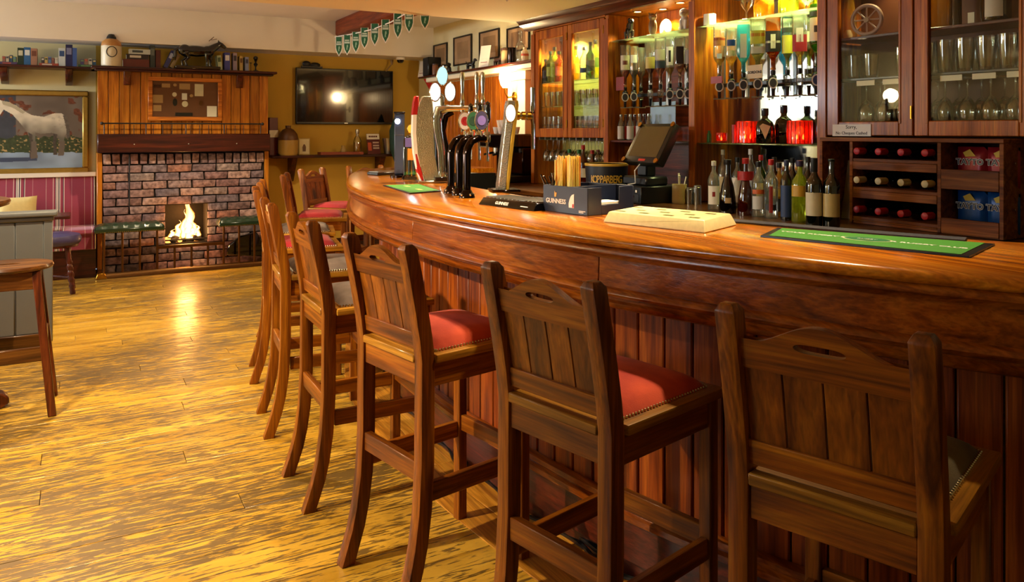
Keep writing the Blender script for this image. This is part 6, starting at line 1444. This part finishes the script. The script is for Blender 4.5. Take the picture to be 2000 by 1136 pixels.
for yy in (-.172, .172):
    for zz in (-.127, .127): MB().lathe([(.017, 0), (.017, .008), (.012, .012), (0, .012)], 12, (-.072, yy, zz), ax='x').build('corner_stud', M['brass'], mo)
MB().box(-.0615, -.0602, -.05, .02, -.130, -.115).build('red_badge', M['red'], mo)
MB().tube([(.08, .10, .25), (.03, .10, .20), (.06, .13, .12), (.02, .16, .11)], .004, 6).build('white_cable', M['paper'], tl)
kb = thing('ice_bucket', 'round black ice bucket with gold rim and gold lettering', 'bucket', (3.13, 4.27, ZC+.0005)); rk = .145; hk = .225
MB().lathe([(0, 0), (rk*.9, 0), (rk*.92, .01), (rk, hk-.01), (rk, hk)], 32).lathe([(rk*.96, hk), (rk*.9, .02), (0, .02)], 32).build('body', pc('#14161f'), kb); MB().lathe([(rk+.002, hk-.012), (rk+.004, hk-.002), (rk+.002, hk+.004), (rk-.006, hk+.004), (rk-.006, hk)], 32).build('gold_rim', M['gold'], kb)
a0 = math.atan2(-4.27, -3.13); word = 'KOPPARBERG'
for i, ch in enumerate(word):
    a_ = a0-.70+1.40*i/(len(word)-1); rr = rk*.975+.001
    text(ch, .072, M['gold'], kb, (rr*math.cos(a_), rr*math.sin(a_), .125), (PI/2, 0, a_+PI/2), 'letter', sx=.62, bold=.001)
p = atz(1327, 397, ZC); t = thing('stoneware_mug', 'cream tankard holding spoons beside the till', 'mug', (p.x, p.y, ZC+.0005)); MB().lathe([(.043, 0), (.046, .01), (.044, .11), (.046, .118), (.041, .118), (.039, .012), (0, .012)], 20).build('body', pc('#d0b878'), t); MB().tube([(.045, 0, .03), (.075, .0, .04), (.078, 0, .085), (.045, 0, .095)], .006, 8).build('handle', pc('#d0b878'), t); t.rotation_euler = (0, 0, -1.2)
for k, (dx, dy) in enumerate(((.02, .01), (.01, -.02), (-.01, .015))): MB().tube([(dx*.3, dy*.3, .014), (dx*1.9, dy*1.9, .165+.01*k)], [.004, .006], 8).build('spoon_handle', M['ivory'] if k else M['steel'], t)
for k, (u, v, hh) in enumerate(((1347, 398, .10), (1362, 399, .115))):
    p = atz(u, v, ZC); lat('cocktail_shaker', ['short steel cocktail measure beside the tankard', 'taller steel cocktail shaker left of the pillar'][k], 'shaker', p.x, p.y, ZC+.0005, [(.024, 0), (.024, hh*.9), (.022, hh*.92), (.022, hh), (0, hh)], M['steel'], 16)
# candle lanterns and dark gin bottles on glass shelf
redg = glassy('red_ribbed_glass', (.75, .05, .02, 1), .3, .05, C('#c01408'), .5)
for k, (u0, u1, lab) in enumerate(((1441, 1480, 'left of the two large glowing red candle lanterns'), (1540, 1585, 'right of the two large glowing red candle lanterns'))):
    X = 3.50; y_ = yx((u0+u1)/2, X); r_ = abs(yx(u0, X)-yx(u1, X))/2*.86
    t = thing('candle_lantern', lab, 'lantern', (X, y_, 1.3255), 0, 'red candle lanterns'); n = 40
    MB().lathe([(r_*(.95), 0), (r_, .004), (r_, .125), (r_*.97, .13)], n).build('red_glass', redg, t); MB().lathe([(r_*.96, 0), (r_*.96, .004), (0, .004)], n).build('foot', M['red'], t)
    for q in range(18): MB().tube([(r_*1.005*math.cos(q*PI/9), r_*1.005*math.sin(q*PI/9), .004), (r_*1.005*math.cos(q*PI/9), r_*1.005*math.sin(q*PI/9), .126)], .003, 5).build('rib', redg, t)
    for dx in (-.022, .022): MB().lathe([(.016, .005), (.016, .022), (0, .022)], 12, (0, dx, 0)).build('tealight', M['ivory'], t); MB().lathe([(0, .024), (.006, .032), (.004, .045), (0, .056)], 10, (0, dx, 0)).build('candle_flame', glow('candle_glow', (1, .55, .12, 1), 40) if 'candle_glow' not in bpy.data.materials else bpy.data.materials['candle_glow'], t)
    lamp('candle_light', 'POINT', (X-.0, y_, 1.385), .8, (1, .35, .08), shadow_soft_size=.02)
X = 3.49; y_ = yx(1409, X); t = thing('candle_lantern', 'small red tealight holder left of the lanterns', 'lantern', (X, y_, 1.3255)); MB().lathe([(.032, 0), (.034, .004), (.036, .06), (.035, .062)], 24).build('red_glass', redg, t); MB().lathe([(.03, .001), (.03, .012), (0, .012)], 16).build('tealight', M['ivory'], t); MB().lathe([(0, .014), (.006, .02), (0, .04)], 10).build('candle_flame', bpy.data.materials['candle_glow'], t)
lat('bitters_bottle', 'tiny green bottle at left of the lantern shelf', 'bottle', 3.46, yx(1385, 3.46), 1.3255, [(.014, 0), (.014, .05), (.008, .06), (.008, .075), (0, .075)], pc('#1c5c24'), 12)
lat('shot_glass', 'slim pink glass beside the left lantern', 'glass', 3.45, yx(1433, 3.45), 1.3255, [(.010, 0), (.012, .11), (.0, .11)], pc('#c05868'), 10)
for u, lab, lb in ((1494, 'black gin bottle with diamond label on lantern shelf', True), (1531, 'plain black gin bottle behind the right lantern', False)):
    X = 3.455 if lb else 3.58; t = bottle(X, yx(u, X), 1.3255, .20 if lb else .22, .050, 'squat', 'dark', '#0c0a0a', [], lab, name='gin_bottle', sq=5, rz=math.atan2(yx(u, X), X), cap_h=.2)
    if lb: MB().prism([(-.040, .075), (.030, .115), (-.012+.05, .075), (.0, .038), (-.040, .055)] if False else [(-.030, .10), (.012, .115), (.030, .10), (-.002, .025)], -.0525, -.0515, 'x').build('diamond_label', pc('#d4b48c'), t)
# things on the bright top shelf
for u, X, nm, lab, prof, m_ in ((1386, 3.47, 'white_mug', 'white china mug at left of the bright top shelf', [(.036, 0), (.038, .01), (.038, .075), (.035, .075), (.033, .008), (0, .008)], M['paper']), (1458, 3.52, 'glass_goblet', 'clear goblet on the bright top shelf', [(.03, 0), (.03, .004), (.005, .02), (.005, .06), (.035, .10), (.04, .15), (.038, .15)], M['glass']), (1492, 3.52, 'honey_bottle', 'dimpled golden whiskey bottle on bright top shelf', [(.055, 0), (.058, .02), (.06, .07), (.055, .11), (.03, .135), (.02, .15), (0, .15)], gl('gold', 0, 0, 0)), (1540, 3.54, 'glass_jug', 'green tinted glass jug on bright top shelf', [(.05, 0), (.056, .02), (.056, .10), (.045, .13), (.05, .15), (.047, .15)], gl('yellowgreen', 0, 0, 0)), (1575, 3.56, 'silver_cup', 'silver trophy cup on bright top shelf', [(.03, 0), (.03, .008), (.008, .02), (.008, .04), (.035, .07), (.04, .12), (.038, .12)], M['chrome'])):
    lat(nm, lab, nm.split('_')[1], X, yx(u, X), ZS+.0005, prof, m_, 18)
for i in range(0):
    pass
# figurines above the left optics
dk = plain('dark_bronze', C('#241c10'), .35, .3, 30, metal=.5)
animal('horse_and_jockey_figurine', 'dark bronze horse and rider figurine on the figurine shelf', 'figurine', (3.50, yx(1229, 3.5), ZS+.0005), -2.0, dk, dog(.15)+[('b', (-.0, 0, .10), (.03, .02, .035)), ('b', (.02, 0, .145), (.017, .016, .018)), ('t', [(-.11, 0, .004), (.11, 0, .004)], [.012, .012])])
animal('owl_figurine', 'brown carved owl figurine on the figurine shelf', 'figurine', (3.50, yx(1275, 3.5), ZS+.0005), -2.4, pc('#6c4c2c'), [('b', (0, 0, .065), (.028, .03, .065)), ('b', (.005, 0, .135), (.026, .03, .026)), ('t', [(.0, .02, .15), (.0, .028, .17)], [.008, .003]), ('t', [(.0, -.02, .15), (.0, -.028, .17)], [.008, .003]), ('t', [(.025, 0, .135), (.04, 0, .125)], [.006, .002]), ('t', [(-.02, 0, .05), (-.05, 0, .0)], [.02, .012])])
animal('dog_figurine', 'white china dog figurine at right of the figurine shelf', 'figurine', (3.50, yx(1337, 3.5), ZS+.0005), -2.6, pc('#e8e0d8'), dog(.16, True))
tag(MB().lathe([(0, 0), (.06, .004), (.065, .0), (.06, -.004), (0, -.004)], 24, (3.63, yx(1300, 3.63), ZS+.068), ax='x').build('china_plate', M['paper']), 'white china plate propped behind the owl figurine', 'plate')
tag(MB().add([(3.56-.02, yx(1297, 3.56)-.03, ZS+.001), (3.58, yx(1297, 3.56)-.03, ZS+.001), (3.58, yx(1297, 3.56)+.03, ZS+.001), (3.54, yx(1297, 3.56)+.03, ZS+.001), (3.56, yx(1297, 3.56), ZS+.05)], [(0, 1, 2, 3), (0, 1, 4), (1, 2, 4), (2, 3, 4), (3, 0, 4)]).build('yellow_block', M['yellow'], smooth=False), 'small yellow pyramid ornament by the owl', 'ornament')
# things inside the right cabinet, top shelf
ZR = 1.8755
lat('amber_decanter', 'tall amber glass bottle in the right cabinet corner', 'bottle', 3.52, yx(1658, 3.52), ZR, [(.036, 0), (.04, .02), (.036, .12), (.025, .2), (.015, .24), (.018, .30), (0, .30)], gl('gold', 0, 0, 0), 18)
lat('shell_ornament', 'small pale shell ornament beside the wagon wheel', 'ornament', 3.50, yx(1657, 3.50), ZR, [(.02, 0), (.024, .02), (.018, .045), (0, .05)], pc('#c8a878'), 12)
wh = thing('wagon_wheel', 'small wooden wagon wheel ornament behind cabinet glass', 'ornament', (3.47, yx(1693, 3.47), ZR+.082), .25)
MB().tube([(0, .072*math.cos(k*PI/16), .072*math.sin(k*PI/16)) for k in range(32)], .010, 8, closed=True).build('rim', pc('#a08070'), wh); MB().lathe([(.013, -.012), (.016, 0), (.013, .012), (0, .014)], 14, ax='x').lathe([(.013, -.012), (0, -.014)], 14, ax='x').build('hub', pc('#a88c6c'), wh)
for k in range(8): MB().tube([(0, .01*math.cos(k*PI/4), .01*math.sin(k*PI/4)), (0, .068*math.cos(k*PI/4), .068*math.sin(k*PI/4))], .004, 6).build('spoke', pc('#a08070'), wh)
for u, lab, r_, h, m_ in ((1838, 'dimpled gold glass vase in the right cabinet', .055, .22, gl('gold', 0, 0, 0)), (1866, 'dark blue glass vase beside the gold vase', .026, .20, gl('dark', 0, 0, 0))):
    t = lat('glass_vase', lab, 'vase', 3.52, yx(u, 3.52), ZR, [(r_, 0), (r_*1.02, .01), (r_, h), (r_*.95, h)], m_, 24)
    if 'gold' in lab:
        for i in range(20):
            for j in range(7): pass
tag(MB().box(3.50, 3.504, yx(1903, 3.5), yx(1890, 3.5), ZR, ZR+.055).build('price_card', M['ivory']), 'small cream card standing on right cabinet upper shelf', 'card')
t = lat('stoneware_bottle', 'dark bottle with cream shield label at far right', 'bottle', 3.52, yx(1945, 3.52), ZR, [(.055, 0), (.06, .02), (.06, .15), (.04, .2), (.02, .24), (0, .24)], gl('dark', 0, 0, 0), 20)
arc_label(MB(), .061, .02, .14, .6).build('paper_label', pc('#d8ceb8'), t, fix=False); t.rotation_euler = (0, 0, .35)

# ================================================================ WINE RACK
XR = 3.30
wk = thing('wine_rack', 'rough dark wooden rack with wine bottles and crisp compartments', 'wine rack', (0, 0, 0))
yA, yB_, yC_, yD_ = yx(1603, XR), yx(1662, XR), yx(1834, XR), yx(1956, XR); z0, z1 = ZC+.002, 1.366
for y_ in (yA, yB_, yC_, yD_): MB().box(XR, 3.64, y_-.009, y_+.009, z0, z1-.019).build('upright', M['rust'], wk, bevel=.002)
MB().box(XR, 3.64, yD_-.009, yA+.009, z1-.0185, z1).build('top_board', M['rust'], wk, bevel=.002); MB().box(XR+.005, 3.64, yD_+.0095, yB_-.0095, z0, z0+.012).build('bottom_board', M['rust'], wk); MB().box(3.62, 3.638, yD_+.01, yA-.01, z0+.012, z1-.02).build('back_board', M['mahog'], wk)
rows = [1.300, 1.162, 1.020]
for i, zc in enumerate(rows):
    zt = zc-.035
    MB().box(XR+.004, 3.615, yC_+.0095, yB_-.0095, zt-.013, zt).build('shelf', M['rust'], wk); MB().box(XR-.002, XR+.016, yC_+.0095, yB_-.0095, max(zt-.052, z0+.013), zt-.014).build('shelf_front', M['rust'], wk, bevel=.002)
for zt, h_ in ((1.232, .085), (1.02, .065)): MB().box(XR-.002, XR+.014, yD_+.0095, yC_-.0095, zt-h_, zt).build('compartment_front', M['rust'], wk, bevel=.002); MB().box(XR+.015, 3.615, yD_+.0095, yC_-.0095, zt-h_, zt-h_+.012).build('shelf', M['rust'], wk)
wb = MB().lathe([(max(k*.036, .0001), v*.30) for k, v in SHAPES['wine']], 16, ax='x').mesh('glass_body', gl('darkgreen', 0, 0, 0), angle=50); caps_ = {}
for nm, colr in (('red', '#b81c24'), ('cream', '#d8c894')): caps_[nm] = MB().lathe([(.0158, .245), (.0162, .29), (.0165, .3015), (.013, .3035), (0, .3035)], 14, ax='x').mesh('capsule', pc(colr))
lbm = MB().lathe([(.0365, .06), (.0365, .16)], 14, ax='x', a0=-1.2, a1=1.2).mesh('paper_label', pc('#6a5c3c'))
pos4 = ['first', 'second', 'third', 'fourth']
for i, (zc, us, cn) in enumerate(((rows[0], (1668, 1708, 1755, 1797), 'red'), (rows[1], (1669, 1708, 1748, 1801), 'cream'), (rows[2], (1677, 1715, 1757, 1799), 'red'))):
    for k, u in enumerate(us):
        y_ = yB_-.0095-.041-.0835*0-(yB_-yC_-.10)*k/3.0
        t = thing('wine_bottle', '%s capped wine bottle lying in %s rack row, %s from left' % (cn, ['top', 'middle', 'bottom'][i], pos4[k]), 'bottle', (XR+.275, y_, zc+.0015), PI, 'wine bottles lying in the rack')
        link('glass_body', wb, t); link('capsule', caps_[cn], t); link('paper_label', lbm, t)
def crisp(Y, z, colr, col2, label, rz):
    t = thing('crisp_packet', label, 'crisp packet', (XR+.11, Y, z), rz, 'crisp packets in the rack')
    def f(sgn):
        def g(a, b_):
            x, zz = 2*a-1, 2*b_-1; th = .022*max(0, (1-zz**4))*max(0, 1-x**4)**.5; return (sgn*th-0.0, x*.066, .085+zz*.085)
        return g
    MB().grid(f(-1), 8, 10).grid(f(1), 8, 10).build('bag', plain('foil_'+colr.strip('#'), C(colr), .3, .25, 25, metal=.2) if 'foil_'+colr.strip('#') not in bpy.data.materials else bpy.data.materials['foil_'+colr.strip('#')], t)
    MB().prism([(-.025, .13), (.0, .16), (.03, .145), (.02, .127)], -.0225, -.0215, 'x').build('picture_print', M['yellow'], t)
    text('TAYTO', .036, M['paper'], t, (-.0242, 0, .104), FACE, 'lettering_outline', bold=.0022); text('TAYTO', .036, M['navy'], t, (-.0252, 0, .104), FACE, 'lettering', bold=.0004)
ym = (yC_+yD_)/2
for k, (zt, colr, row) in enumerate(((1.232-.085+.0125, '#8c1420', 'top'), (1.02-.065+.0125, '#14488c', 'bottom'))):
    for dy, side in ((.06, 'left'), (-.07, 'right')):
        crisp(ym+dy-.012, zt, colr, 0, '%s lettered crisp packet, %s one in %s rack compartment' % ('red' if k == 0 else 'blue', side, row), 0)
# papers standing in the open left compartment
t = thing('leaflet', 'tan leaflets leaning inside the open left rack compartment', 'leaflet', (XR+.12, (yA+yB_)/2, ZC+.002)); MB().box(-.001, .001, -.06, .06, 0, .30).build('sheet', pc('#5c4428'), t); t.rotation_euler = (.0, .18, 0)
# rounded menu paddle at the right edge
p = atz(2003, 462, ZC); t = thing('menu_paddle', 'dark rounded menu paddle with white edge at right edge', 'menu', (p.x, p.y-.03, ZC+.0005), .1)
MB().prism([(.10*math.cos(k*PI/12), .10+.10*math.sin(k*PI/12)) for k in range(24)], -.004, .004, 'x').build('white_edge', M['paper'], t); MB().prism([(.092*math.cos(k*PI/12), .10+.092*math.sin(k*PI/12)) for k in range(24)], -.0055, -.0041, 'x').build('board', pc('#241c18'), t)
# coffee machine
cm = thing('coffee_machine', 'black coffee machine stacked with white cups behind the taps', 'coffee machine', (3.32, 6.02, ZC+.0005))
MB().box(-.14, .24, -.20, .28, .30, .42).build('top_housing', M['blackg'], cm, bevel=.012); MB().box(.05, .24, -.20, .28, .06, .30).build('back_housing', M['darkchrome'], cm, bevel=.006); MB().box(-.14, .24, -.20, .28, 0, .06).build('drip_base', M['black'], cm, bevel=.006)
for yy in (-.08, .08): MB().lathe([(.03, .25), (.03, .30)], 14, (-.06, yy, 0)).build('group_head', M['chrome'], cm); MB().tube([(-.06, yy, .26), (-.18, yy, .24)], .010, 8).build('portafilter', M['black'], cm)
MB().tube([(-.12, -.17, .30), (-.15, -.17, .2), (-.16, -.17, .10)], .005, 6).build('steam_wand', M['chrome'], cm)
cupm = MB().lathe([(.02, 0), (.024, .004), (.036, .06), (.034, .06), (.02, .006), (0, .006)], 14).mesh('coffee_cup', M['paper'])
for k, (dx, dy, dz) in enumerate(((-.08, -.14, 0), (-.08, -.055, 0), (-.08, .03, 0), (.02, -.14, 0), (.02, -.05, 0), (-.08, -.10, .0605), (-.06, .0, .0605))):
    tag(link('coffee_cup', cupm, None, (3.32+dx, 6.02+dy, ZC+.4215+dz)), 'white coffee cup stacked on top of the coffee machine', 'cup', 'cups on the coffee machine')
